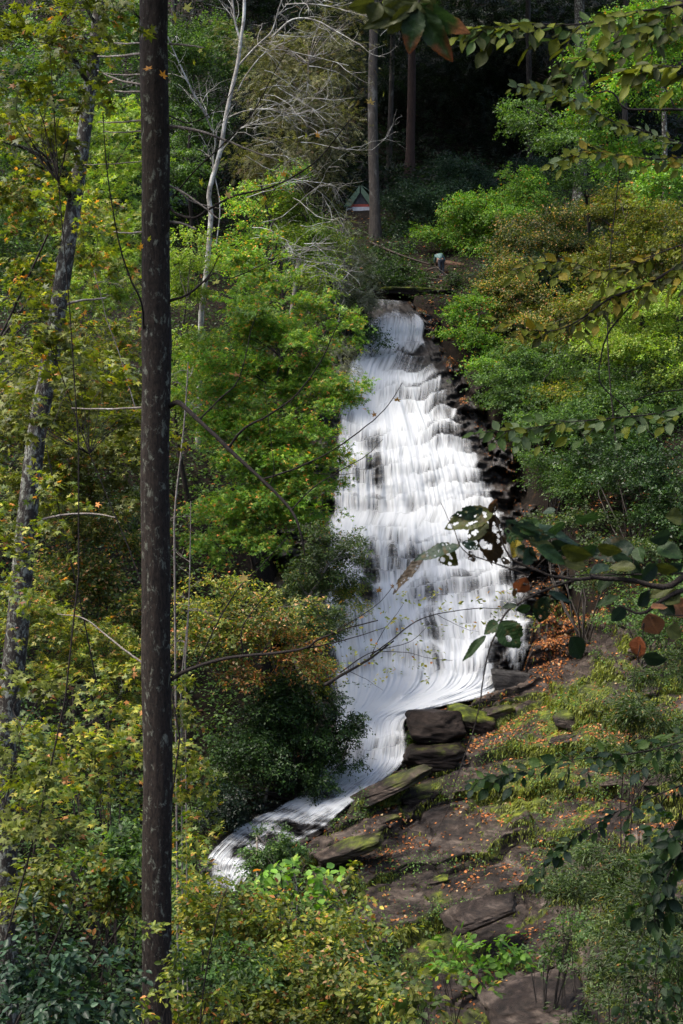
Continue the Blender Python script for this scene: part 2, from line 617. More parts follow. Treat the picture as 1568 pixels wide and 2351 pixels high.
_K = _U(((PW[:, None, :2] - PW[None, :, :2]) ** 2).sum(-1)) + np.eye(len(PW)) * 6.0
_Pm = np.hstack([np.ones((len(PW), 1)), PW[:, :2]])
_A = np.block([[_K, _Pm], [_Pm.T, np.zeros((3, 3))]])
_w = np.linalg.solve(_A, np.concatenate([PW[:, 2], np.zeros(3)]))


def H(x, y):
    x, y = np.broadcast_arrays(np.asarray(x, float), np.asarray(y, float))
    sh = x.shape
    q = np.stack([x.ravel(), y.ravel()], -1)
    out = np.empty(len(q))
    for i in range(0, len(q), 20000):
        qq = q[i:i + 20000]
        k = _U(((qq[:, None] - PW[None, :, :2]) ** 2).sum(-1))
        out[i:i + 20000] = k @ _w[:-3] + _w[-3] + qq @ _w[-2:]
    return out.reshape(sh)


def water_mask(P, mu=0.12):
    """1 inside the course of the falls (with margin)"""
    px, py = proj(P)
    c = _c
    order = np.argsort((c[:, 1] + c[:, 4]) / 2)
    ym = ((c[:, 1] + c[:, 4]) / 2)[order]
    l = np.interp(py, ym, c[order, 0])
    r = np.interp(py, ym, c[order, 3])
    w = (r - l)
    u = (px - l) / w
    m = sstep(-mu - 0.12, -mu + 0.02, u) * (1 - sstep(1 + mu - 0.02, 1 + mu + 0.12, u))
    return m * sstep(665, 685, py) * (1 - sstep(2060, 2080, py)) * (P[..., 1] > 40.5) * (P[..., 1] < 78)


ROCK_L = np.array([(1380, 1232), (1560, 1200), (1600, 1100), (1640, 945), (1750, 938), (1800, 860), (1850, 800), (1900, 745), (1950, 690), (2000, 700), (2100, 760), (2200, 900), (2351, 960), (2500, 1000)])


def rock_mask(P):
    px, py = proj(P)
    l = np.interp(py, ROCK_L[:, 0], ROCK_L[:, 1])
    top = np.interp(px, [1230, 1300, 1420, 1568, 1900], [1385, 1375, 1400, 1470, 1520])
    m = sstep(-25, 12, px - l) * sstep(-30, 15, py - top) * (P[..., 1] > 27) * (P[..., 1] < 58)
    return m


# broad sheet of ground out to the hills
def grid(xs, ys):
    X, Y = np.meshgrid(xs, ys)
    n, m = X.shape
    i = np.arange(n - 1)[:, None] * m
    j = np.arange(m - 1)[None]
    Fc = np.stack([i + j, i + j + 1, i + j + m + 1, i + j + m], -1).reshape(-1, 4)
    return X, Y, Fc


xs = np.concatenate([np.linspace(-230, -34, 24)[:-1], np.linspace(-34, 34, 150), np.linspace(34, 230, 24)[1:]])
ys = np.concatenate([np.linspace(-90, -4, 14)[:-1], np.linspace(-4, 92, 220), np.linspace(92, 150, 60)[1:], np.linspace(150, 300, 16)[1:]])
GX, GY, GF = grid(xs, ys)
GZ = H(GX, GY)
GZ = np.clip(GZ, -30, 160) + (fbm(GX / 3.1, GY / 3.1, 0, 21, 4) - 0.5) * 0.7
P = np.stack([GX, GY, GZ], -1)
dip = np.maximum(water_mask(P, 0.2) * 2.6, rock_mask(P) * 1.1)
P[..., 2] -= dip
near = (np.hypot(GX, GY) < 5)
P[..., 2] = np.where(near, np.minimum(P[..., 2], -1.6), P[..., 2])
ground = mobj('ground', raw_mesh('ground', P.reshape(-1, 3), GF, M_ground, True))
tag(ground, 'steep leaf-strewn forest floor under the trees', None, None, 'structure')

# rock bed of the falls, stepped, wider than the water
nu, ns = 200, 440
u = np.linspace(-0.25, 1.26, nu)
s = np.linspace(0, FLEN, ns)
px, py, dd = fall_points(u, s)
U_, S_ = np.broadcast_arrays(u[None], s[:, None])
lg, lgs, ph, _i = ledge(px, py, U_, S_)
lg = lg + lgs
dry = sstep(0.96, 1.12, U_) + sstep(0.04, -0.12, U_)
rough = (fbm(px / 14, py / 9, 0, 31, 4) - 0.5)
amp = np.interp(s, [0, 120, 1050, 1200, FLEN], [0.5, 1.1, 1.1, 0.6, 0.35])[:, None]
wq = (fbm(px / 30, py / 22, 0, 35, 3) - .5)
dry = np.clip(dry, 0, 1)
bl_ = 0
for cw, ch, am_ in ((46, 30, 1.5), (17, 11, .5)):
    iy = np.floor(py / ch + wq * 1.6 + px / 300)
    ix = np.floor(px / cw + _h(iy.astype(np.int64), 3, 1, 4) + wq * 1.6)
    bl_ = bl_ + (_h(ix.astype(np.int64), iy.astype(np.int64), 2, 6) - .5) * am_
DB = dd + lg * amp + rough * 0.35 + bl_ * (.12 + dry) * amp + 0.28
# boulders and blocky banks at the margins
DB -= dry * (0.6 * (fbm(px / 60, py / 38, 0, 77, 3) - 0.35) * 3) * amp
DB += sstep(1.16, 1.26, U_) * 1.2 + sstep(-0.16, -0.25, U_) * 1.2
Pb = W(px, py, DB)
i = np.arange(ns - 1)[:, None] * nu
j = np.arange(nu - 1)[None]
BF = np.stack([i + j, i + nu + j, i + nu + j + 1, i + j + 1], -1).reshape(-1, 4)
mossb = (fbm(px / 40, py / 30, 0, 41, 3) - 0.25) * dry * 0.55
bed = mobj('rock_face', raw_mesh('rock_face', Pb.reshape(-1, 3), BF, M_rock_wet, True, attrs={'moss': mossb.ravel()}))
tag(bed, 'dark wet stepped rock face behind the waterfall', None, None, 'structure')


# water
def g(px, py, x, y, rx, ry):
    return np.exp(-((px - x) / rx) ** 2 - ((py - y) / ry) ** 2)


nu2, ns2 = 250, 500
u2 = np.linspace(0, 1, nu2)
s2 = np.linspace(0, FLEN, ns2)
# ragged edges
px2, py2, dd2 = fall_points(u2, s2)
U2, S2 = np.broadcast_arrays(u2[None], s2[:, None])
lg2, lgs2, ph2, li2 = ledge(px2, py2, U2, S2)
k_ = 13
lg2 = sum(np.roll(lg2, r_, 0) for r_ in range(-k_, k_ + 1)) / (2 * k_ + 1)   # water rounds the lips off
amp2 = np.interp(s2, [0, 120, 1050, 1200, FLEN], [0.5, 1.1, 1.1, 0.6, 0.35])[:, None]
wid = np.interp(s2, _s, np.hypot(_c[:, 3] - _c[:, 0], _c[:, 4] - _c[:, 1]))[:, None]
flute = np.clip(wid / 440, .2, 1) * (1 - .75 * sstep(790, 870, S2)) * (fbm(U2 * 26, S2 / 260, 0, 51, 3) - 0.5) * 0.55 + (fbm(U2 * 80, S2 / 150, 0, 52, 2) - 0.5) * 0.22
puff = (fbm(px2 / 34, py2 / 30, 0, 53, 3) - 0.5) * 0.5
_qb = S2 / 36.0 + (px2 - 960) / 260 + 1.5 * fbm(px2 / 60.0, S2 / 130.0, 0, 63, 3)
_wb = (.25 + .75 * sstep(.35, .7, U2)) * (1 - .75 * sstep(560, 700, S2)) * sstep(90, 130, S2)
D2B = _wb * .09 * (_qb - np.floor(_qb))
D2B = sum(np.roll(D2B, r_, 0) for r_ in range(-3, 4)) / 7
D2 = dd2 + D2B + (lg2 * .45 + lgs2 * .05) * amp2 + flute * 0.4 + puff * .35 - 0.35
P2 = W(px2, py2, D2)
den = 0.62 + 0.0 * px2
den = den + sstep(1190, 1260, S2) * ((fbm(px2 / 26, py2 / 12, 0, 66, 3) - .5) * .9 - .10)
den = den - 0.13 * np.exp(-((ph2 - 0.45) / 0.25) ** 2) + 0.26 * np.exp(-((ph2 - 0.93) / 0.12) ** 2) + 0.10 * np.exp(-((ph2 - 0.02) / 0.10) ** 2)
den += (fbm(px2 / 50, py2 / 80, 0, 61, 3) - 0.5) * 0.5
qb = S2 / 36.0 + (px2 - 960) / 260 + 1.5 * fbm(px2 / 60.0, S2 / 130.0, 0, 63, 3)
fb = qb - np.floor(qb)
wb = (.25 + .75 * sstep(.35, .7, U2)) * (1 - .75 * sstep(560, 700, S2)) * sstep(90, 130, S2)
den += wb * (.20 * np.exp(-(fb / .25) ** 2) - .15 * sstep(.4, .95, fb) + .03)
for x, y, rx, ry, a in [
        (900, 705, 90, 32, -0.48), (935, 710, 18, 22, -0.3), (850, 728, 30, 26, -0.4), (930, 758, 60, 16, 0.15), (880, 700, 30, 12, .12), (915, 760, 70, 20, 0.22),
        (960, 812, 60, 26, -0.45), (1005, 830, 40, 40, -0.45), (985, 880, 60, 40, -0.22), (1040, 935, 40, 60, -0.40), (1085, 985, 34, 60, -0.45),
        (1115, 1080, 26, 60, -0.28), (820, 850, 70, 50, 0.30), (870, 930, 80, 50, 0.2), (930, 1010, 60, 50, 0.15),
        (762, 1030, 16, 110, -0.55), (868, 1080, 14, 90, -0.48), (845, 1040, 10, 80, -0.3), (815, 1110, 14, 60, -0.15), (1040, 1000, 30, 26, -0.2),
        (905, 1190, 120, 24, 0.35), (800, 1195, 60, 24, 0.3), (1050, 1130, 60, 60, 0.08), (985, 1120, 20, 60, -0.12),
        (900, 1235, 18, 40, -0.4), (852, 1300, 20, 80, -0.55), (838, 1360, 18, 40, -0.4), (960, 1290, 24, 60, -0.22), (1030, 1270, 70, 60, 0.1), (745, 1215, 12, 30, -0.4),
        (985, 1390, 16, 60, -0.25), (1000, 1480, 14, 60, -0.42), (985, 1440, 14, 30, -.2), (960, 1560, 12, 40, -0.25), (885, 1400, 60, 60, 0.15), (1085, 1340, 30, 60, -0.15),
        (1170, 1330, 24, 80, -0.38), (1150, 1390, 30, 40, -0.2), (1090, 1440, 60, 60, 0.1),
        (1148, 1520, 22, 55, -0.85), (1168, 1565, 24, 34, -0.85), (1215, 1500, 10, 60, -0.2), (1195, 1490, 10, 60, -0.2), (1165, 1480, 30, 14, -.3), (1190, 1590, 40, 30, -0.45), (1215, 1560, 20, 60, -0.4),
        (930, 1592, 210, 34, 0.55), (850, 1640, 90, 40, 0.3), (760, 1860, 60, 30, .1), (930, 712, 60, 14, -.3), (850, 1650, 80, 50, 0.22), (1050, 1570, 70, 26, 0.3), (820, 1500, 60, 60, -0.1),
        (880, 1720, 40, 40, 0.0), (900, 1690, 30, 14, -0.15), (830, 1760, 60, 40, 0.15), (640, 1905, 70, 22, -0.42), (690, 1890, 40, 20, -0.25), (560, 1960, 50, 18, -0.45), (600, 1940, 60, 20, -0.3),
        (520, 2010, 40, 30, -0.1), (470, 1985, 40, 20, -0.3), (740, 1860, 40, 20, 0.12), (840, 1812, 30, 16, -0.2)]:
    den = den + a * g(px2, py2, x, y, rx, ry)
edge = np.minimum(U2, 1 - U2)
ragg = (fbm(px2 / 12, py2 / 20, 0, 71, 3))
den -= (1 - sstep(0, 0.05 + 0.05 * ragg, edge)) * 0.75
den[-1] -= 1
wuv = np.stack([U2 * wid / 440.0 * 0.85 + U2 * 0.15 + li2 * .173 + np.floor(_qb) * .071 * (_wb > .1), S2 / 440.0], -1).reshape(-1, 2)
i = np.arange(ns2 - 1)[:, None] * nu2
j = np.arange(nu2 - 1)[None]
WF = np.stack([i + j, i + nu2 + j, i + nu2 + j + 1, i + j + 1], -1).reshape(-1, 4)
water = mobj('waterfall_water', raw_mesh('waterfall_water', P2.reshape(-1, 3), WF, M_water, True, uv=wuv, attrs={'foam': den.ravel()}))
tag(water, 'white silky waterfall pouring over stepped dark rock', None, None, 'structure')

# ------------------------------------------------------------------ layered rock slope beside the falls
_rs = np.random.RandomState(4)


def terrace(h, seed, lo, hi):
    rs = np.random.RandomState(seed)
    st = np.cumsum(np.concatenate([[0], rs.uniform(lo, hi, 400)]))
    b = h + 60.0
    i = np.clip(np.searchsorted(st, b) - 1, 0, len(st) - 2)
    w = st[i + 1] - st[i]
    f = (b - st[i]) / w
    k = 0.22 * f + 0.78 * sstep(0.70, 0.97, f)
    ov = sstep(0.72, 0.97, f) * w + (1 - sstep(0.0, 0.45, f)) * w * (f < 0.5)
    return st[i] + w * k - 60.0, ov


SLP = 0.27


def RZ(x, y):
    h = H(x, y) + 0.1
    n = (fbm(x / 3.8, y / 3.8, 0, 81, 4) - 0.5) * 1.0
    t = h - SLP * x + n * 1.1
    a, o1 = terrace(t, 3, 0.45, 1.15)
    c, o2 = terrace(t * 0.4 + a * 0.6 + (fbm(x / 1.6, y / 1.6, 0, 83, 3) - 0.5) * 0.25, 5, 0.10, 0.34)
    z = c + SLP * x - n * 1.1 * 0.8
    z = z + (fbm(x * 1.3, y * 1.3, 0, 85, 4) - 0.5) * 0.16
    # blocks: crossing joints lift and drop whole pieces
    lay = np.floor(a * 1.7).astype(np.int64)
    wx_ = (fbm(x / 1.1, y / 1.1, 0, 87, 3) - .5) * 1.1
    wy_ = (fbm(x / 1.1, y / 1.1, 0, 88, 3) - .5) * 1.1
    jx, jy = x * 0.9 + y * 0.30 + wx_, y * 0.9 - x * 0.35 + wy_
    for cw, ch, amp_, sd in ((2.6, 1.7, .40, 9), (.9, .5, .16, 10), (.34, .22, .07, 11)):
        off = _h(np.floor(jy / ch).astype(np.int64), lay, 1, sd) * cw
        qx, qy = (jx + off) / cw, jy / ch
        ix, iy = np.floor(qx), np.floor(qy)
        blk = _h(ix.astype(np.int64), iy.astype(np.int64), lay, sd)
        tl = (_h(ix.astype(np.int64), iy.astype(np.int64), lay, sd + 20) - .5) * .5
        z = z + (blk - 0.5) * amp_ + tl * (qx - ix - .5) * amp_
        ed = np.minimum(np.minimum(qx - ix, 1 - qx + ix) * cw, np.minimum(qy - iy, 1 - qy + iy) * ch)
        z = z - (1 - sstep(0, .09, ed)) * amp_ * .35 * (blk > .35)
    return z, o1 * 0.55 + o2 * 0.5


xs = np.linspace(-6, 16, 400)
ys = np.linspace(29, 57.5, 470)
RX, RY, RF = grid(xs, ys)
RZZ, ROV = RZ(RX, RY)
Pr = np.stack([RX - ROV * 0.15, RY - ROV * 0.8, RZZ], -1)
Hh = np.stack([RX, RY, H(RX, RY)], -1)
rm = rock_mask(Hh)
Pr[..., 2] = Pr[..., 2] * rm + (Hh[..., 2] - 1.6) * (1 - rm)
keep = rm.ravel()[RF].max(1) > 0.01
rpx, rpy = proj(Pr)
slope = np.hypot(*np.gradient(RZZ, ys[1] - ys[0], xs[1] - xs[0]))
mossr = (fbm(RX / 1.5, RY / 0.9, 0, 91, 5) - 0.46) * 1.7
for x, y, rx, ry, a in [(1330, 1630, 70, 50, 0.55), (1250, 1650, 120, 40, 0.25), (1080, 1650, 60, 24, 0.35), (1200, 1830, 120, 120, 0.28), (1010, 1820, 110, 40, 0.2), (1100, 1950, 90, 60, 0.2),
                        (1280, 1500, 120, 90, -0.5), (1100, 1600, 60, 20, -0.4), (930, 1960, 120, 60, -0.35), (1050, 2030, 120, 80, -0.25), (1230, 2260, 120, 60, -0.5), (1000, 2130, 180, 50, 0.2), (1380, 2220, 110, 90, 0.3), (1450, 1850, 120, 80, -0.05)]:
    mossr = mossr + a * g(rpx, rpy, x, y, rx, ry)
mossr += 0.40 * sstep(0.8, 2.0, slope)
rock = mobj('rock_slope', raw_mesh('rock_slope', Pr.reshape(-1, 3), RF[keep], M_rock, False, attrs={'moss': mossr.ravel()}))
tag(rock, 'layered brown rock slope with moss beside the falls', None, None, 'structure')


def px_r(w, d):
    return w * 0.5 * d / F

# ------------------------------------------------------------------ foliage
def tmpl_diam():
    return np.array([(0, 0, 0), (.30, .45, .07), (0, 1, -.04), (-.30, .45, .07)]), np.array([(0, 1, 2), (0, 2, 3)])


def tmpl_oval(w=.27):
    return (np.array([(0, 0, 0), (w, .33, .07), (w * .75, .72, .04), (0, 1, -.07), (-w * .75, .72, .04), (-w, .33, .07)]),
            np.array([(0, 1, 2), (0, 2, 3), (0, 3, 4), (0, 4, 5)]))


def tmpl_long():
    return np.array([(0, 0, 0), (.13, .5, .05), (0, 1, -.10), (-.13, .5, .05)]), np.array([(0, 1, 2), (0, 2, 3)])


def tmpl_star():
    V, Fc = [], []
    for k, (a, l) in enumerate(((-62, .72), (0, 1.0), (62, .72))):
        c, s_ = math.cos(R(a)), math.sin(R(a))
        for x, y, z in ((-.17, .12, 0.0), (.17, .12, 0.02), (0, l, -.06)):
            V.append((x * c + y * s_, -x * s_ + y * c, z))
        Fc.append((3 * k, 3 * k + 1, 3 * k + 2))
    return np.array(V), np.array(Fc)


def tmpl_maple():
    pts = []
    for a, r in ((-150, .25), (-105, .52), (-80, .30), (-52, .80), (-25, .38), (0, 1.0), (25, .38), (52, .80), (80, .30), (105, .52), (150, .25)):
        pts.append((r * math.sin(R(a)), .22 + r * .78 * math.cos(R(a)), -.10 * r * r))
    V = np.array([(0, .22, .05)] + pts)
    return V, np.array([(0, k + 1, k) for k in range(1, 11)])


def tmpl_feather():
    V, Fc = [], []
    for k in range(4):
        y = .08 + .22 * k
        for sgn in (-1, 1):
            b = len(V)
            V += [(0, y, 0), (0, y + .10, 0), (sgn * (.30 - .04 * k), y + .22, -.05)]
            Fc.append((b, b + 1, b + 2))
    return np.array(V), np.array(Fc)


def tmpl_tri(w=.31):
    return np.array([(-w, .22, .05), (w * .9, .30, .02), (0, 1, -.05)]), np.array([(0, 1, 2)])


T = dict(tri=tmpl_tri(), lance=tmpl_tri(.15), diam=tmpl_diam(), oval=tmpl_oval(), long=tmpl_long(), star=tmpl_star(), maple=tmpl_maple(), feather=tmpl_feather(), broad=tmpl_oval(.36))
AREA = dict(tri=.26, lance=.12, diam=.30, oval=.36, long=.13, star=.36, maple=.75, feather=.16, broad=.5)

# leaf colours (real base colours)
PAL = {
    'bright': [(5, (0.117, 0.232, 0.025)), (3, (0.069, 0.163, 0.019)), (1.5, (0.201, 0.294, 0.031)), (.25, (0.463, 0.154, 0.031))],
    'maple': [(5, (0.142, 0.264, 0.031)), (3, (0.079, 0.169, 0.025)), (2.2, (0.264, 0.335, 0.045)), (.35, (0.635, 0.211, 0.053)), (.35, (0.529, 0.353, 0.071))],
    'lime': [(5, (0.195, 0.273, 0.039)), (3, (0.130, 0.221, 0.026)), (1, (0.286, 0.286, 0.052))],
    'olive': [(5, (0.122, 0.143, 0.019)), (3, (0.064, 0.086, 0.013)), (1.6, (0.200, 0.200, 0.023)), (.4, (0.358, 0.143, 0.035))],
    'mixed': [(4, (0.151, 0.183, 0.021)), (3, (0.072, 0.110, 0.015)), (2, (0.286, 0.277, 0.035)), (.5, (0.572, 0.233, 0.059)), (.3, (0.172, 0.058, 0.023))],
    'yellow': [(3, (0.072, 0.121, 0.016)), (4, (0.206, 0.222, 0.026)), (3, (0.121, 0.152, 0.018)), (2.2, (0.365, 0.315, 0.041)), (.7, (0.389, 0.163, 0.041)), (2, (0.067, 0.093, 0.014))],
    'orange': [(2.4, (.42, .17, .05)), (3.5, (.12, .15, .025)), (1.2, (.46, .25, .12)), (1, (.30, .09, .03)), (1.8, (.055, .08, .014)), (1, (.2, .2, .04))],
    'bronze': [(13, (.03, .055, .013)), (3, (0.072, 0.091, 0.021)), (2, (0.117, 0.130, 0.026)), (1.5, (0.494, 0.260, 0.104)), (1, (0.117, 0.065, 0.039)), (.6, (0.286, 0.260, 0.065))],
    'peach': [(7, (.05, .085, .016)), (3, (0.156, 0.169, 0.029)), (2, (0.260, 0.260, 0.052)), (1.7, (0.494, 0.286, 0.130)), (2, (0.065, 0.091, 0.018)), (.5, (0.468, 0.130, 0.039))],
    'deep': [(5, (0.025, 0.054, 0.013)), (3, (0.016, 0.034, 0.010)), (1.5, (0.045, 0.090, 0.016))],
    'teal': [(5, (.020, .046, .022)), (3, (.012, .028, .014)), (1.3, (.045, .085, .045))],
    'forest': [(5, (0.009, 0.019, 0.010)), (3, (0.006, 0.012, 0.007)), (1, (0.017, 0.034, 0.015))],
    'hemlock': [(4, (0.115, 0.115, 0.047)), (3, (0.061, 0.068, 0.030)), (2, (0.203, 0.196, 0.115)), (1, (0.108, 0.074, 0.041))],
    'grey': [(4, (.17, .18, .12)), (3, (.09, .10, .05)), (2, (.26, .26, .20)), (1, (.06, .07, .03))],
    'fern': [(4, (0.065, 0.130, 0.029)), (3, (0.039, 0.078, 0.019)), (1, (0.130, 0.195, 0.039))],
    'willow': [(4, (0.048, 0.080, 0.019)), (3, (0.025, 0.048, 0.011)), (1.5, (0.089, 0.124, 0.040)), (.2, (0.191, 0.104, 0.026))],
    'litter': [(3, (.40, .14, .04)), (3, (.22, .075, .026)), (1.3, (.48, .22, .08)), (4, (.09, .04, .02)), (1.2, (.05, .028, .018)), (.4, (.5, .36, .2))],
}


def pick_cols(pal, n, rs):
    w = np.array([p[0] for p in PAL[pal]], float)
    c = np.array([p[1] for p in PAL[pal]], float)
    i = rs.choice(len(w), n, p=w / w.sum())
    return c[i]


def norm(v):
    return v / (np.linalg.norm(v, axis=-1, keepdims=True) + 1e-9)


STAT = {'tris': 0, 'leaves': 0}


def leaf_arrays(pos, ydir, zdir, size, tm, cols):
    TV, TF = T[tm]
    y = norm(ydir)
    z = norm(zdir - (zdir * y).sum(-1, keepdims=True) * y)
    x = np.cross(y, z)
    V = pos[:, None] + size[:, None, None] * (TV[None, :, 0:1] * x[:, None] + TV[None, :, 1:2] * y[:, None] + TV[None, :, 2:3] * z[:, None])
    n, k = len(pos), len(TV)
    Fc = TF[None] + (np.arange(n) * k)[:, None, None]
    STAT['tris'] += n * len(TF)
    STAT['leaves'] += n
    return V.reshape(-1, 3), Fc.reshape(-1, 3), np.repeat(cols, k, 0)


COV = 1.22


def crown_sprays(blobs, L, pal, cov, rs, tm, per=13, droop=0.25, tilt=0.45, clump=0.36, floor=None):
    """leaves along many short twigs gathered into clumps. blobs: (px,py,d,rx,ry[,depth m[,palette]])"""
    out = []
    centres = []
    for b in blobs:
        bx, by, d, rx, ry = b[:5]
        c = W(bx, by, d)
        rxm, rzm = rx * d / F, ry * d / F
        rym = b[5] if len(b) > 5 and b[5] else 0.75 * min(rxm, rzm) + 0.2 * max(rxm, rzm)
        p = b[6] if len(b) > 6 else pal
        L = L * 1.10 if b is blobs[0] else L
        Lp = L * 1422 / d
        nl = COV * cov * math.pi * rx * ry * 0.4355 ** 2 / (AREA[tm] * Lp * Lp * 0.62)
        nsp = max(int(nl / per), 6)
        ncl = max(5, min(60, int(1.3 * (rxm * rzm) ** 0.5 / max(L * 4, 0.3) * 6)))
        q = rs.normal(size=(ncl, 3))
        q = norm(q) * (rs.uniform(0.1, 1, (ncl, 1)) ** 0.5) * rs.uniform(.85, 1.25, (ncl, 1))
        cl = c + q * np.array([rxm, rym, rzm]) * 0.88
        csz = clump * rs.uniform(0.55, 1.35, ncl) * (rxm * rzm) ** 0.5 * (18 / max(ncl, 18)) ** 0.25
        ctint = rs.uniform(0.62, 1.3, ncl)
        centres += [(cl[i], csz[i]) for i in range(ncl)]
        w = csz ** 2
        ci = rs.choice(ncl, nsp, p=w / w.sum())
        off = norm(rs.normal(size=(nsp, 3))) * (rs.uniform(0, 1, (nsp, 1)) ** 0.45) * np.array([1.25, 1.1, 0.62])
        if tm in ('star', 'maple') or (tm == 'tri' and L > .115):
            off = off * np.array([1.25, 1.1, .66])
        o = cl[ci] + off * csz[ci][:, None]
        stray = rs.uniform(0, 1, nsp) < .10
        o[stray] = c + (o[stray] - c) * rs.uniform(1.05, 1.35, (stray.sum(), 1))
        radial = norm(o - c + rs.normal(size=(nsp, 3)) * 0.4 * rxm)
        sdir = norm(radial * np.array([1, 1, 0.45]) + rs.normal(size=(nsp, 3)) * 0.45 + np.array([0, 0, -droop + 0.15]))
        slen = L * rs.uniform(2.0, 5.0, nsp) * (per / 13) ** 0.5
        pn = norm(np.array([0, 0, 1.0]) + rs.normal(size=(nsp, 3)) * 0.32)
        side = norm(np.cross(sdir, pn))
        t = rs.uniform(0.05, 1.0, (nsp, per))
        sg = np.where(np.arange(per) % 2 == 0, 1.0, -1.0)[None, :] * np.ones((nsp, 1))
        lat = rs.uniform(0.0, 0.35, (nsp, per)) * L
        pos = o[:, None] + sdir[:, None] * (t * slen[:, None])[..., None] + side[:, None] * (sg * lat)[..., None]
        pos[..., 2] -= droop * slen[:, None] * t * t * 0.7
        pos = pos + rs.normal(size=pos.shape) * L * 0.3
        ld = sdir[:, None] * 0.75 + side[:, None] * (sg * rs.uniform(0.3, 1.2, sg.shape))[..., None] + rs.normal(size=pos.shape) * 0.3
        ld[..., 2] -= droop * 0.8
        nz = pn[:, None] + rs.normal(size=pos.shape) * tilt
        n = nsp * per
        cols = pick_cols(p, n, rs) * np.repeat(ctint[ci] * rs.uniform(0.8, 1.2, nsp), per)[:, None] * rs.uniform(0.75, 1.25, (n, 1))
        sz = L * rs.uniform(0.6, 1.25, n)
        out.append([pos.reshape(-1, 3), ld.reshape(-1, 3), nz.reshape(-1, 3), sz, cols])
    pos, ld, nz, sz, cols = [np.concatenate([o_[k] for o_ in out]) for k in range(5)]
    if floor is not None:
        k = pos[:, 2] > H(pos[:, 0], pos[:, 1]) + floor
        pos, ld, nz, sz, cols = pos[k], ld[k], nz[k], sz[k], cols[k]
    return pos, ld, nz, sz, cols, centres


_parts = {}


def leaf_variant(tm, pal, k, mat):
    key = (tm, pal, k)
    if key not in _parts:
        rs = np.random.RandomState(100 + k)
        TV, TF = T[tm]
        col = np.tile(pick_cols(pal, 1, rs) * rs.uniform(.85, 1.2), (len(TV), 1))
        _parts[key] = raw_mesh('leaf', TV, TF, mat, False, col=col)
    return _parts[key]


def leaf_parts(root, pos, yd, zd, sz, tm, pal, mat, rs):
    y = norm(yd)
    z = norm(zd - (zd * y).sum(-1, keepdims=True) * y)
    x = np.cross(y, z)
    base = np.array(root.location)
    for i in range(len(pos)):
        o = bpy.data.objects.new('leaf', leaf_variant(tm, pal, int(rs.randint(0, 9)), mat))
        M = np.eye(4)
        M[:3, 0], M[:3, 1], M[:3, 2] = x[i] * sz[i], y[i] * sz[i], z[i] * sz[i]
        M[:3, 3] = pos[i] - base
        o.parent = root
        o.matrix_local = Matrix(M.tolist())
        C.objects.link(o)


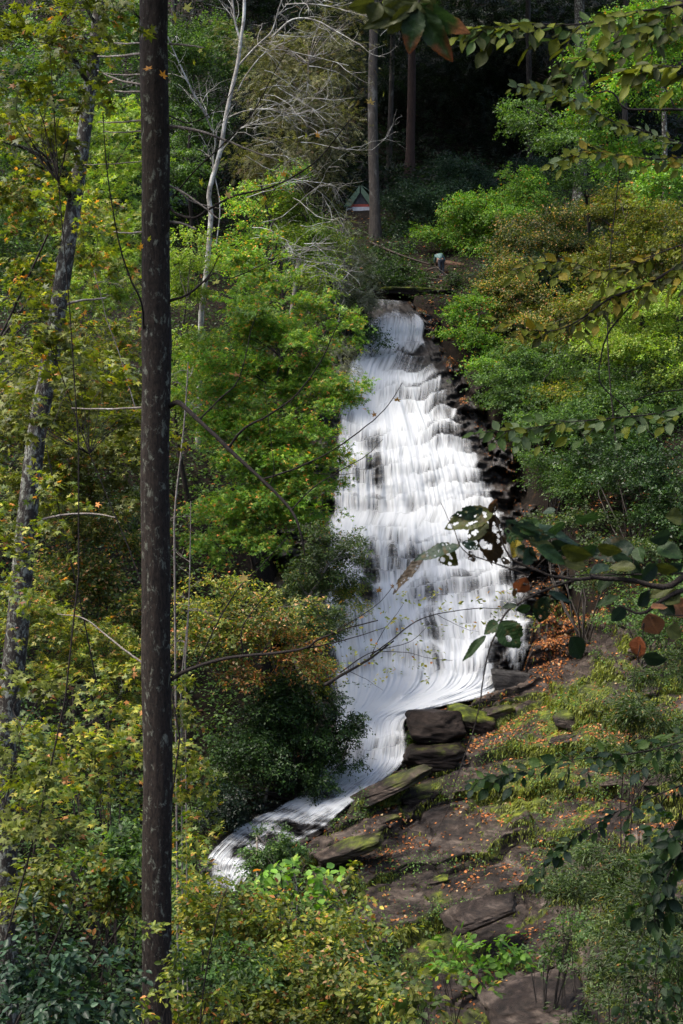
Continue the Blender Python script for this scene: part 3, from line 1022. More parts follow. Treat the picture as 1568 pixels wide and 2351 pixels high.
def tree(name, label, cat, blobs, L, pal, cov=3.2, tm='star', mat=None, base=None, trunk_r=0.12, bark_m=None, limbs=10, seed=0, group=None,
         leaves_apart=0, trunk_pts=None, stems=1, droop=0.25, tilt=0.45, clump=0.36, per=13, limb_r=0.3, crown_name='crown', floor=0.0, extra=None, twig=True):
    rs = np.random.RandomState(seed + 11)
    if blobs[0][2] > 44 and 'star leaves' not in label:     # far leaves: a few pixels each
        tm = {'star': 'tri', 'diam': 'tri', 'oval': 'tri', 'long': 'lance'}.get(tm, tm)
    pos, ld, nz, sz, cols, cen = crown_sprays(blobs, L, pal, cov, rs, tm, per, droop, tilt, clump, floor)
    bc = np.mean([W(b[0], b[1], b[2]) for b in blobs], 0)
    if trunk_pts is None:
        trunk_r = min(trunk_r, px_r(9 if 'sapling' in name else 13, blobs[0][2]))
        if blobs[0][2] < 26:
            trunk_r = min(trunk_r, px_r(6, blobs[0][2]))
        if stems > 1:
            trunk_r = min(trunk_r, px_r(8, blobs[0][2]))
    if trunk_pts is not None:
        tp = pathW(trunk_pts, 24)
        g0 = H(tp[0][0], tp[0][1])
        if tp[0][2] > g0:
            tp = np.vstack([[tp[0][0] - 0.05, tp[0][1], g0 - 0.3], tp])
        b0 = tp[0]
    else:
        if base is None:
            bx, by = bc[0], bc[1] + 0.3
        else:
            q = W(base[0], base[1] if len(base) > 2 else 1175, base[-1])
            bx, by = q[0], q[1]
        gz = float(H(bx, by))
        b0 = np.array([bx, by, gz - 0.15])
        tp = None
    root = empty(name, b0, label, cat, group)
    mb = MB()
    if tp is None and stems == 1:
        h = bc + np.array([0, 0, 0.75 * max(b[4] * b[2] / F for b in blobs)])
        m_ = b0 * 0.5 + h * 0.5 + rs.normal(size=3) * np.array([.11, .06, 0]) * np.linalg.norm(h - b0)
        tp = curve([b0, m_, h], 10)
    if tp is not None:
        rr = np.linspace(trunk_r, trunk_r * 0.35, len(tp))
        mb.tube(tp, rr, 10, seed, 0.12)
    order = rs.permutation(len(cen))[:limbs]
    for q in order:
        ce, cs = cen[q]
        if tp is not None:
            # leave the trunk below the clump
            dd_ = np.linalg.norm(tp - ce, axis=1) + 2.2 * np.maximum(0, tp[:, 2] - ce[2] + 0.2 * np.linalg.norm(tp[:, :2] - ce[:2], axis=1))
            k = int(np.argmin(dd_))
            a = tp[k]
            r0 = max(trunk_r * (1 - 0.65 * k / len(tp)) * limb_r * 1.6, 0.006)
        else:
            a = b0 + rs.normal(size=3) * np.array([.15, .15, 0])
            r0 = trunk_r * limb_r * 2
        r0 = min(r0, trunk_r * 0.6)
        mid = (a + ce) / 2 + rs.normal(size=3) * 0.09 * np.linalg.norm(ce - a) + np.array([0, 0, 0.06 * np.linalg.norm(ce - a)])
        cpts = curve([a, mid, ce], 8)
        mb.tube(cpts[::2] if blobs[0][2] > 44 else cpts, np.linspace(r0, r0 * 0.25, 4 if blobs[0][2] > 44 else 8), 4)
        if twig:
            for _ in range(3):
                e = ce + norm(rs.normal(size=3)) * cs * 1.1
                st = cpts[rs.randint(4, 7)]
                mb.tube(curve([st, (st + e) / 2 + rs.normal(size=3) * cs * .12, e], 4), np.linspace(r0 * .35, r0 * .1, 4), 3)
    if not mb.empty():
        mb.build('trunk' if stems == 1 else 'stem', bark_m or M_bark_forest, root)
    mat = mat or M_leaf
    if leaves_apart:
        px, py = proj(pos)
        ok = np.where((px > 0) & (px < 1568) & (py > 0) & (py < 2351))[0]
        score = sz[ok] / pos[ok, 1]
        ch = ok[np.argsort(-score)[:leaves_apart]]
        leaf_parts(root, pos[ch], ld[ch], nz[ch], sz[ch], tm, pal, mat, rs)
        k = np.ones(len(pos), bool)
        k[ch] = False
        pos, ld, nz, sz, cols = pos[k], ld[k], nz[k], sz[k], cols[k]
    V, Fc, cc = leaf_arrays(pos, ld, nz, sz, tm, cols)
    co = mobj(crown_name, raw_mesh(crown_name, V, Fc, mat, False, col=cc), root)
    if leaves_apart:
        co['kind'] = 'stuff'
    return root


# =================================================================== the near tree with the straight dark trunk
NEARD = 14.0
g0 = float(H(*W(362, 1175, NEARD)[:2]))
root = empty('tree', (*W(362, 1175, NEARD)[:2], g0), 'straight dark trunk patched with pale lichen, crossing the whole picture in front of the falls', 'tree')
near_tree = root
zz = np.linspace(g0 - 0.3, 12.0, 520)
tpx = np.interp(zz, [-6.2, 4.0], [0, 1])
x_bot, x_top = W(361, 2351, NEARD)[0], W(355.5, 0, NEARD)[0]
cxx = x_bot + (x_top - x_bot) * tpx + 0.008 * np.sin(zz * 1.3) + 0.005 * np.sin(zz * 3.1)
rad = np.interp(zz, [g0, g0 + 1.2, -6, 0.4, 0.7, 1.0, 4, 12], [0.30, 0.166, 0.151, 0.138, 0.147, 0.136, 0.135, 0.10])
sides = 72
a = np.linspace(0, 2 * math.pi, sides, endpoint=False)
A_, Z_ = np.meshgrid(a, zz)
rr = rad[:, None] * (1 + 0.0 * A_)
rr = rr + (fbm(np.cos(A_) * 4.5 + 9, np.sin(A_) * 4.5 + 9, Z_ * 2.2, 5, 4) - 0.5) * 0.016 + (fbm(np.cos(A_) * 16 + 9, np.sin(A_) * 16 + 9, Z_ * 5, 6, 3) - 0.5) * 0.008
V = np.stack([cxx[:, None] + rr * np.cos(A_), NEARD + rr * np.sin(A_), Z_], -1).reshape(-1, 3)
i = np.arange(len(zz) - 1)[:, None] * sides
j = np.arange(sides)[None]
Fc = np.stack([i + j, i + (j + 1) % sides, i + sides + (j + 1) % sides, i + sides + j], -1).reshape(-1, 4)
mobj('trunk', raw_mesh('trunk', V, Fc, M_bark_near, True), root)




def branch_obj(root, paths, mat, name='branch'):
    """paths: list of (points px,py,d ; width px start ; width px end)"""
    mb = MB()
    for k, (pts, w0, w1) in enumerate(paths):
        pw = pathW(pts, max(8, 5 * len(pts)))
        d = pts[0][2]
        n = len(pw)
        rs = np.random.RandomState(k + len(pts))
        pw = pw + np.cumsum(rs.normal(size=(n, 3)) * 0.0012 * d / 10, axis=0)
        rr = np.linspace(px_r(w0, d), px_r(w1, d), n) * (1 + rs.uniform(-.08, .08, n))
        mb.tube(pw, rr, 7)
    return mb.build(name, mat, root)


branch_obj(root, [([(388, 932, 14), (412, 926, 13.9), (455, 965, 13.7), (520, 1025, 13.5), (600, 1100, 13.3), (668, 1170, 13.1), (690, 1215, 13.0), (702, 1275, 13.0)], 13, 3.5),
                  ([(455, 965, 13.7), (500, 920, 13.7), (540, 885, 13.7), (560, 840, 13.6), (575, 770, 13.6), (592, 720, 13.5)], 4.5, 1.5),
                  ([(524, 1028, 13.5), (560, 985, 13.4), (620, 950, 13.3), (680, 905, 13.2), (735, 830, 13.1), (765, 765, 13.0), (792, 715, 13)], 6, 1.5),
                  ([(600, 1100, 13.3), (680, 1075, 13.2), (760, 1035, 13.1), (830, 985, 13.0), (885, 935, 12.9), (925, 875, 12.9)], 4.5, 1.5),
                  ([(668, 1170, 13.1), (720, 1120, 13), (780, 1080, 13), (840, 1045, 12.9), (880, 1005, 12.9)], 3.5, 1.2),
                  ([(620, 1110, 13.3), (630, 1080, 13.2), (622, 1010, 13.2), (608, 880, 13.2)], 2.6, 1.0),
                  ([(720, 1085, 13), (770, 1090, 13), (815, 1085, 13)], 2, 1),
                  ], M_bark_twig)
branch_obj(root, [([(392, 1560, 14), (430, 1540, 13.9), (520, 1512, 13.8), (610, 1502, 13.7), (700, 1490, 13.6), (735, 1470, 13.5), (800, 1445, 13.5), (870, 1425, 13.4)], 10, 2.5),
                  ([(705, 1490, 13.6), (760, 1478, 13.5), (820, 1462, 13.4), (890, 1440, 13.4)], 4, 1.5),
                  ([(760, 1455, 13.5), (820, 1420, 13.4), (870, 1385, 13.4), (905, 1345, 13.4)], 3, 1.2),
                  ([(450, 1535, 13.9), (490, 1450, 13.8), (545, 1355, 13.7), (600, 1300, 13.6), (665, 1230, 13.6)], 4, 1.2),
                  ([(560, 1508, 13.8), (555, 1450, 13.7), (590, 1390, 13.7), (640, 1340, 13.6)], 4, 1.4),
                  ([(600, 1500, 13.7), (640, 1440, 13.7), (655, 1405, 13.6)], 2, 1),
                  ], M_bark_twig)
branch_obj(root, [([(385, 470, 14), (405, 490, 13.9), (445, 500, 13.8), (480, 480, 13.8), (540, 450, 13.7), (620, 432, 13.6), (700, 390, 13.5), (745, 350, 13.5), (790, 290, 13.4), (815, 262, 13.4)], 7, 1.5),
                  ([(395, 455, 14), (440, 400, 13.9), (510, 335, 13.8), (580, 262, 13.8), (625, 180, 13.7), (665, 110, 13.6)], 4, 1.4),
                  ([(450, 500, 13.8), (470, 540, 13.8), (540, 540, 13.7), (600, 480, 13.6), (650, 410, 13.5)], 2.5, 1.2),
                  ([(388, 265, 14), (430, 283, 13.9), (470, 270, 13.9), (520, 230, 13.8), (545, 190, 13.8)], 3.5, 1.2)], M_bark_twig)
branch_obj(root, [([(388, 290, 14), (430, 296, 13.9), (480, 310, 13.8), (520, 325, 13.8), (570, 345, 13.7), (640, 370, 13.6)], 8, 3)], M_bark_pale)
branch_obj(root, [([(388, 692, 14), (430, 678, 13.9), (465, 650, 13.9), (485, 625, 13.9), (500, 590, 13.8)], 7, 2),
                  ([(470, 648, 13.9), (490, 628, 13.9), (520, 640, 13.8), (560, 630, 13.8), (620, 600, 13.7), (648, 580, 13.7)], 4, 1.2)], M_bark_twig)
branch_obj(root, [([(388, 100, 14), (440, 104, 13.9), (470, 108, 13.8)], 5, 2.5)], M_bark_pale)
branch_obj(root, [([(330, 50, 14), (300, 22, 13.9), (260, 15, 13.8), (220, -5, 13.8)], 5, 2)], M_bark_twig)
branch_obj(root, [([(330, 772, 14), (325, 700, 13.7), (300, 640, 13.6), (275, 560, 13.5), (255, 450, 13.4), (243, 350, 13.4), (236, 260, 13.4)], 5, 2)], M_bark_twig)
for py_, x1, dy, w_ in ((122, 225, 6, 7), (98, 240, -4, 5), (170, 238, -4, 4), (195, 225, -34, 6), (210, 235, -8, 5), (275, 226, 4, 5), (300, 238, 0, 4), (370, 180, 6, 3), (532, 262, -2, 5), (935, 165, 0, 5)):
    branch_obj(root, [([(332, py_, 14.1), ((332 + x1) / 2, py_ + dy * .4 + 3, 14.4), (x1, py_ + dy, 14.8)], w_, w_ * .5)], M_bark_pale)
branch_obj(root, [([(330, 1525, 14.1), (290, 1495, 14.2), (240, 1455, 14.4), (190, 1420, 14.5), (130, 1410, 14.7)], 5, 2.5)], M_bark_pale)
branch_obj(root, [([(388, 425, 14), (420, 440, 13.9), (460, 468, 13.8), (500, 500, 13.7)], 6, 3), ([(388, 508, 14), (420, 512, 13.9), (450, 525, 13.8)], 7, 4), ([(405, 430, 14), (440, 462, 13.9), (515, 482, 13.8)], 4, 2)], M_bark_pale)
# its few remaining leaves
rsl = np.random.RandomState(3)
nl = [(405, 50, .12, 'yl'), (425, 25, .10, 'yl'), (343, 160, .075, 'or'), (372, 178, .08, 'or'), (460, 425, .07, 'yl'), (520, 452, .07, 'pk'), (700, 110, .07, 'yl'), (730, 316, .07, 'or'),
      (705, 316, .06, 'yl'), (495, 652, .07, 'yl'), (605, 470, .07, 'yl'), (560, 1335, .09, 'pk'), (860, 957, .06, 'br'), (912, 922, .06, 'br'), (850, 240, .07, 'pk'), (880, 222, .05, 'yl'),
      (458, 1440, .05, 'or'), (545, 865, .07, 'br'), (340, 554, .06, 'yl'), (325, 572, .07, 'or'), (610, 460, .06, 'or'), (650, 405, .06, 'or'), (830, 1420, .05, 'br'), (780, 1385, .05, 'br'), (870, 1360, .06, 'br'),
      (905, 1348, .05, 'br'), (810, 1065, .05, 'yl'), (640, 660, .05, 'yl'), (445, 150, .06, 'yl'), (455, 120, .06, 'yl'), (470, 130, .05, 'yl'), (1010, 1400, .04, 'yl')]
NC = {'yl': (.26, .27, .02), 'or': (.5, .22, .03), 'pk': (.5, .33, .2), 'br': (.22, .11, .03)}
_nlm = {}
for px_, py_, sz_, c_ in nl:
    if c_ not in _nlm:
        TV, TF = T['maple']
        _nlm[c_] = raw_mesh('leaf', TV, TF, M_leaf, False, col=np.tile(NC[c_], (len(TV), 1)))
    o = bpy.data.objects.new('leaf', _nlm[c_])
    C.objects.link(o)
    o.parent = root
    d_ = 13.75 if px_ < 385 else 13.6
    p_ = W(px_, py_, d_)
    o.location = Vector(p_) - root.location
    o.rotation_euler = (R(rsl.uniform(40, 110)), R(rsl.uniform(-40, 40)), R(rsl.uniform(0, 360)))
    o.scale = [sz_ * 1.1] * 3
# crown above the frame, with unseen blobs added to shade the near plants
pos, ld, nz, sz, cols, cen = crown_sprays([(300, -800, 14, 700, 300, 3.0), (-300, -800, 10, 500, 300, 3), (900, -700, 12, 500, 260, 2.5), (1700, -900, 9, 500, 300, 3), (1400, -780, 12, 500, 240, 2.5), (300, -1200, 8, 800, 500, 3)], 0.22, 'olive', 2.6, np.random.RandomState(8), 'diam')
V, Fc, cc = leaf_arrays(pos, ld, nz, sz, 'diam', cols)
mobj('crown', raw_mesh('crown', V, Fc, M_leaf, False, col=cc), root)

# =================================================================== lichen-covered tree leaning at the edge
G = 'trees of the wooded bank beside the near trunk'
r_ = tree('tree', 'leaning tree with pale grey lichen bark rising through yellow-green leaves', 'tree', [(150, 60, 25, 110, 90), (60, 330, 24, 90, 90)], .10, 'olive', 2.0, 'maple', trunk_r=.22, bark_m=M_bark_grey, limbs=14, seed=31,
          trunk_pts=[(10, 1700, 25), (38, 1470, 25), (58, 1230, 25), (84, 1000, 25), (112, 850, 25), (150, 600, 25), (190, 330, 25.2), (215, 130, 25.4), (232, -60, 25.5), (250, -400, 26)])
branch_obj(r_, [([(92, 1192, 25), (150, 1180, 24.8), (210, 1178, 24.7), (265, 1187, 24.5)], 6, 3)], M_bark_pale)
branch_obj(r_, [([(150, 700, 25), (180, 690, 24.8), (245, 682, 24.7)], 7, 4)], M_bark_pale)

# =================================================================== white-barked tree
def twigs(mb, p, d, ln, r, depth, rs, droop=0.0):
    n = 7
    pts = [p]
    v = norm(d)
    for k in range(n - 1):
        v = norm(v + rs.normal(size=3) * 0.2 + np.array([0, 0, -droop * 0.12]))
        pts.append(pts[-1] + v * ln / (n - 1))
    pts = np.array(pts)
    mb.tube(pts, np.linspace(r, r * .35, n), 5)
    if depth > 0:
        for k in range(rs.randint(3, 6)):
            i_ = rs.randint(2, n)
            dv = norm(v + rs.normal(size=3) * 0.55)
            twigs(mb, pts[i_], dv, ln * rs.uniform(.35, .65), r * .5, depth - 1, rs, droop)


BD = 62.0
pts = [(462, 720, BD), (474, 620, BD), (484, 500, BD), (480, 440, BD), (505, 350, BD), (520, 260, BD), (545, 150, BD), (552, 95, BD), (560, 40, BD), (562, -40, BD)]
pw = pathW(pts, 30)
gz = float(H(pw[0][0], pw[0][1]))
root = empty('tree', (pw[0][0], pw[0][1], gz), 'white-barked tree forking into pale bare branches beside the dark hemlock', 'tree')
mb = MB()
pw = np.vstack([[pw[0][0] - .2, pw[0][1], gz - .2], pw])
mb.tube(pw, np.linspace(px_r(13, BD), px_r(7, BD), len(pw)), 10, 0, .1)
mb.build('trunk', M_bark_birch, root)
for k, (bp, w0, w1) in enumerate([
        ([(552, 95, BD), (540, 50, BD), (535, 10, BD), (530, -40, BD)], 8, 5), ([(548, 150, BD), (575, 120, BD - .3), (600, 95, BD - .5), (625, 70, BD - .5), (640, 20, BD - .8), (655, -20, BD - 1)], 6, 4),
        ([(480, 270, BD), (445, 215, BD - .5), (405, 130, BD - 1), (375, 60, BD - 1.5)], 6, 3), ([(487, 300, BD), (470, 262, BD - .3), (445, 215, BD - .6)], 5, 4),
        ([(625, 85, BD - .5), (670, 45, BD - 1), (720, 45, BD - 1.5), (770, 70, BD - 2), (830, 105, BD - 2.5)], 6, 2.5), ([(655, 10, BD - 1), (700, 8, BD - 1.5), (760, 15, BD - 2), (850, 40, BD - 2.5)], 4, 2),
        ([(545, 210, BD), (570, 165, BD - .5), (620, 115, BD - 1), (700, 125, BD - 1.5), (800, 150, BD - 2)], 4, 1.5), ([(522, 270, BD), (560, 255, BD - .5), (610, 250, BD - 1), (680, 262, BD - 1.2)], 3.5, 1.5),
        ([(500, 355, BD), (540, 310, BD - .4), (560, 290, BD - .8), (640, 280, BD - 1)], 4, 1.5), ([(497, 560, BD), (505, 470, BD), (490, 380, BD), (498, 300, BD - .3)], 4, 3)]):
    mb = MB()
    pb = pathW(bp, 16)
    mb.tube(pb, np.linspace(px_r(w0 * .75, BD), px_r(w1 * .7, BD), 16), 6)
    rs = np.random.RandomState(40 + k)
    for q in range(7):
        i_ = rs.randint(5, 16)
        dv = norm(pb[min(i_, 15)] - pb[i_ - 3]) + rs.normal(size=3) * .5
        twigs(mb, pb[i_], dv, rs.uniform(.8, 1.9), px_r(1.7, BD), 1, rs)
    mb.build('branch', M_bark_birch, root)

rs = np.random.RandomState(71)
mb = MB()
for q in range(40):
    x_ = rs.uniform(540, 720)
    y_ = rs.uniform(60, 640)
    p_ = W(x_, y_, BD + rs.uniform(-1.5, 1.0))
    dv = np.array([1.0, rs.uniform(-.4, .3), rs.uniform(-.28, .22)])
    twigs(mb, p_, norm(dv), rs.uniform(1.2, 3.4), px_r(2.0, BD), 2, rs, .3)
tw_ = mb.build('dead_twigs', M_bark_birch, root)
tw_['kind'] = 'stuff'

# =================================================================== the rest of the woods
TREES = []


def add(*a, **k):
    TREES.append((a, k))


GB = 'shrubs and small trees on the bank beside the falls'
# --- across the stream: shrubs of the bank
add('maple_sapling', 'bright green layered sapling hanging over the bending person', 'sapling', [(1040, 535, 83, 75, 34), (1150, 520, 82, 85, 70), (1190, 440, 83, 70, 60), (1075, 480, 83, 70, 45), (1130, 580, 82, 60, 34)], .13, 'bright', 3.6, 'star', bark_m=M_bark_twig, seed=1, droop=.4)
add('rhododendron', 'dark blue-green rhododendron between the tall trunk and the bright sapling', 'shrub', [(950, 500, 87, 95, 75), (1000, 440, 90, 90, 60), (1060, 410, 92, 80, 50), (920, 570, 84, 45, 35), (1250, 420, 95, 90, 70)], .17, 'teal', 3.4, 'long', M_gloss, stems=5, seed=2, crown_name='foliage')
add('shrub', 'dark green leafy shrub trailing down beside the stream top below the brown path', 'shrub', [(895, 612, 79, 50, 30), (930, 648, 78, 40, 20), (880, 640, 77, 40, 30), (835, 585, 81, 30, 18)], .12, 'deep', 3.2, 'diam', stems=5, seed=3, crown_name='foliage')
add('fern_clump', 'dark green ferns crowding the path edge above the stream', 'fern', [(925, 628, 79.5, 60, 20), (970, 600, 82, 40, 14), (1060, 640, 77.5, 34, 18), (880, 580, 82, 50, 16), (985, 655, 77.2, 40, 10)], .11, 'deep', 2.2, 'diam', stems=5, seed=66, crown_name='foliage')
add('shrub', 'bronze shrub speckled with peach leaves below the grey forest trunk', 'shrub', [(1240, 520, 77, 100, 60), (1180, 560, 76, 60, 40), (1330, 500, 77, 70, 50), (1290, 570, 75, 100, 50)], .11, 'bronze', 3.4, 'diam', stems=6, seed=4, crown_name='foliage')
add('shrub', 'dusky teal shrub with few yellow leaves above the leaf-strewn bank', 'shrub', [(1230, 640, 73, 100, 60), (1150, 660, 72, 60, 40), (1350, 560, 76, 60, 60)], .11, 'teal', 3.2, 'diam', stems=6, seed=5, crown_name='foliage')
add('sapling', 'lime-green sapling leaning out beside the top ledge of the falls', 'sapling', [(1075, 700, 70, 50, 42), (1095, 770, 69, 52, 50), (1130, 830, 67, 45, 40)], .13, 'bright', 3.4, 'star', seed=6, bark_m=M_bark_twig)
add('shrub', 'shrub of mixed yellow and peach leaves above the lime sapling', 'shrub', [(1150, 640, 71, 70, 50), (1200, 700, 70, 110, 60), (1260, 770, 68, 90, 60), (1200, 600, 73, 80, 30)], .11, 'peach', 3.2, 'diam', stems=6, seed=7, crown_name='foliage')
add('shrub', 'broad dark green shrub overhanging the wet rock beside the falls', 'shrub', [(1190, 900, 64, 80, 70), (1270, 960, 62, 100, 70), (1200, 830, 65, 90, 60), (1350, 860, 63, 100, 80)], .11, 'fern', 3.2, 'diam', stems=6, seed=8, crown_name='foliage')
add('shrub', 'dark shrub mottled with yellow sprays behind the pale-leaved branch', 'shrub', [(1380, 960, 59, 120, 70), (1480, 900, 60, 110, 90), (1300, 900, 62, 70, 40, None, 'yellow')], .11, 'fern', 3.0, 'diam', stems=6, seed=9, crown_name='foliage')
add('maple_tree', 'olive and yellow maple on the bank with a long dark limb in front', 'tree', [(1420, 620, 67, 120, 90), (1520, 540, 66, 90, 100), (1360, 700, 66, 90, 60), (1440, 480, 70, 110, 60)], .12, 'olive', 3.0, 'star', seed=10, bark_m=M_bark_twig)
add('maple_tree', 'yellow-green maple with loose sprays above the dark shrub', 'tree', [(1500, 700, 62, 100, 80), (1470, 790, 61, 110, 60), (1540, 850, 60, 60, 80), (1400, 760, 63, 80, 50)], .12, 'lime', 2.8, 'star', seed=11, bark_m=M_bark_twig)
add('rhododendron', 'deep green rounded bush low on the bank above the fallen leaves', 'shrub', [(1470, 1080, 53, 120, 80), (1540, 1150, 51, 80, 70), (1380, 1060, 56, 80, 60)], .11, 'deep', 3.4, 'oval', M_gloss, stems=6, seed=12, crown_name='foliage')
add('shrub', 'dim green shrub hanging over the black cavity beside the falls', 'shrub', [(1270, 1070, 58, 80, 50), (1330, 1120, 56, 70, 45), (1230, 1000, 60, 50, 30)], .10, 'fern', 2.8, 'diam', stems=5, seed=13, crown_name='foliage')
add('shrub', 'low light green plants on leafy ground behind the holed leaves', 'shrub', [(1330, 1190, 53, 110, 25), (1450, 1240, 50, 120, 40), (1250, 1200, 55, 70, 16), (1380, 1320, 49, 90, 25)], .12, 'willow', 1.7, 'oval', stems=9, seed=14, crown_name='foliage')
add('shrub', 'sparse green shrub at the top of the brown rock slope', 'shrub', [(1480, 1440, 45, 110, 40), (1540, 1340, 45, 60, 50), (1450, 1370, 47, 60, 20)], .10, 'fern', 1.8, 'oval', stems=6, seed=15, crown_name='foliage')
add('maple_tree', 'bright green maple in the upper corner catching the light', 'tree', [(1400, 120, 54, 100, 60), (1490, 190, 52, 100, 70), (1360, 240, 54, 70, 45), (1500, 60, 52, 110, 60), (1420, 340, 54, 90, 50), (1520, 420, 52, 70, 60)], .12, 'bright', 3.0, 'star', seed=16, bark_m=M_bark_twig, trunk_r=.035, base=(1440, 55))
add('maple_tree', 'shaded green maple bough reaching into the dark hollow', 'tree', [(1230, 290, 72, 80, 35), (1300, 330, 70, 60, 30), (1200, 240, 74, 50, 20), (1380, 400, 72, 90, 40)], .13, 'fern', 2.6, 'star', seed=17, bark_m=M_bark_twig, base=(1335, 76))
add('shrub', 'brown-green shrub wall at the foot of the pale slim trunk', 'shrub', [(1440, 470, 78, 120, 50), (1500, 620, 70, 100, 50), (1380, 520, 78, 70, 50)], .12, 'bronze', 3.0, 'diam', stems=6, seed=18, crown_name='foliage')

# --- this side of the falls
add('sweetgum_tree', 'large bright green tree with star leaves leaning over the falls', 'tree',
    [(620, 700, 56, 110, 110), (530, 830, 55, 140, 120), (690, 820, 55, 90, 90), (600, 960, 54, 160, 110), (740, 900, 54, 70, 60), (800, 885, 54, 52, 32), (790, 755, 56, 32, 60), (560, 1100, 53, 150, 120), (700, 1080, 53, 80, 130), (640, 1210, 52, 90, 90), (510, 1230, 52, 70, 60), (580, 600, 58, 60, 70)],
    .125, 'maple', 3.2, 'star', seed=20, bark_m=M_bark_twig, trunk_r=.16, limbs=40, base=(600, 55), clump=.30)
add('sapling', 'pale lime-green sapling below the dark hemlock and left of the tent', 'sapling', [(690, 500, 69, 70, 55), (740, 560, 68, 60, 60), (650, 470, 70, 50, 40), (720, 640, 67, 50, 35)], .13, 'lime', 3.3, 'star', seed=21, bark_m=M_bark_twig)
add('maple_tree', 'young maple with orange-flecked leaves behind the white trunk', 'tree', [(570, 500, 66, 50, 70), (620, 420, 67, 50, 35), (660, 385, 67, 50, 18), (540, 590, 64, 60, 50)], .12, 'maple', 1.7, 'star', seed=22, bark_m=M_bark_twig)
add('hemlock_tree', 'tall olive-brown hemlock with drooping half-bare boughs', 'tree', [(700, 190, 70, 110, 90), (640, 320, 69, 110, 80), (740, 300, 70, 80, 90), (620, 120, 71, 80, 90), (760, 120, 71, 70, 70), (690, 420, 69, 80, 40), (800, 60, 72, 60, 60)], .34, 'hemlock', 2.1, 'feather', M_dead, seed=23, bark_m=M_bark_pale, trunk_r=.2, limbs=60, droop=.35, base=(660, 71), tilt=.3)
add('hemlock_tree', 'small grey-green feathery hemlock at the side of the stream', 'tree', [(800, 610, 72, 70, 45), (830, 660, 71, 50, 25), (770, 570, 72, 40, 30), (760, 670, 70, 50, 35), (782, 508, 74, 22, 12)], .26, 'grey', 3.8, 'feather', M_dead, seed=24, bark_m=M_bark_pale, limbs=30, droop=.3, tilt=.3)
add('hemlock_tree', 'pale wispy hemlock spray hanging over the white water', 'tree', [(775, 830, 66, 45, 50), (740, 870, 66, 30, 40), (790, 800, 67, 30, 20)], .22, 'grey', 3.0, 'feather', M_dead, seed=25, bark_m=M_bark_pale, limbs=20, droop=.5, tilt=.3)
add('rhododendron', 'dark bush with few leaves drooping over the lip of the falls', 'shrub', [(840, 785, 70.3, 42, 22), (800, 720, 71, 45, 40), (850, 740, 71.5, 20, 20), (730, 700, 71, 60, 30)], .12, 'deep', 2.8, 'oval', M_gloss, stems=5, seed=26, crown_name='foliage')
add('maple_sapling', 'orange and peach leaved maple hanging below the green tree', 'sapling', [(500, 1370, 47, 110, 60, None, 'yellow'), (735, 1560, 47.5, 32, 40, None, 'mixed'), (725, 1500, 47.5, 40, 40, None, 'mixed'), (600, 1390, 46, 110, 60, None, 'peach'), (640, 1470, 46, 90, 50), (700, 1520, 46, 60, 50), (460, 1470, 46, 80, 80, None, 'peach'), (560, 1540, 46, 90, 36), (520, 1440, 46, 100, 60, None, 'mixed')], .12, 'orange', 1.7, 'star', seed=27, bark_m=M_bark_pale, limbs=34)
add('shrub', 'light green small-leaved shrub in front of the falling water', 'shrub', [(810, 1260, 51, 38, 45), (770, 1330, 51, 45, 60), (735, 1260, 50, 35, 60), (750, 1450, 49, 40, 60), (705, 1340, 50, 60, 60), (800, 1370, 51, 35, 40, None, 'yellow'), (700, 1420, 49, 70, 50), (760, 1290, 51, 30, 40)], .09, 'willow', 2.8, 'diam', seed=28, bark_m=M_bark_pale, limbs=30)
add('laurel_shrub', 'dark laurel mass with fine glossy leaves spilling toward the lower falls', 'shrub', [(640, 1620, 47, 130, 90), (570, 1720, 46, 110, 90), (690, 1690, 47, 100, 80), (770, 1650, 47, 60, 45), (800, 1720, 47, 38, 55), (720, 1790, 46.5, 70, 50), (530, 1830, 45, 80, 60, None, 'forest')], .10, 'deep', 3.3, 'diam', M_gloss, seed=29, bark_m=M_bark_twig, limbs=40, stems=8, crown_name='foliage')
add('laurel_shrub', 'small round laurel bush standing before the lower stream', 'shrub', [(628, 1935, 38, 48, 42), (600, 1975, 38, 40, 30), (655, 1960, 38, 36, 30)], .07, 'fern', 3.2, 'oval', M_gloss, seed=30, bark_m=M_bark_pale, stems=5, crown_name='foliage')
add('maple_tree', 'lime-green maple seen close beside the near trunk', 'tree', [(430, 640, 60, 50, 120), (420, 780, 58, 45, 90), (440, 920, 57, 60, 80)], .12, 'lime', 2.8, 'star', seed=32, bark_m=M_bark_twig)
add('maple_tree', 'dark green maple far up beyond the near trunk', 'tree', [(440, 280, 76, 60, 80), (430, 120, 76, 70, 100), (420, 380, 74, 50, 60), (500, 120, 78, 60, 80)], .14, 'fern', 3.0, 'star', seed=33, bark_m=M_bark_twig)
add('maple_sapling', 'yellow maple sapling leaning out over the lower stream', 'sapling', [(430, 1720, 25, 50, 70), (440, 1830, 25, 50, 60), (430, 1930, 24, 60, 50), (400, 1620, 26, 50, 60)], .10, 'yellow', 2.8, 'maple', seed=34, bark_m=M_bark_twig, leaves_apart=120)

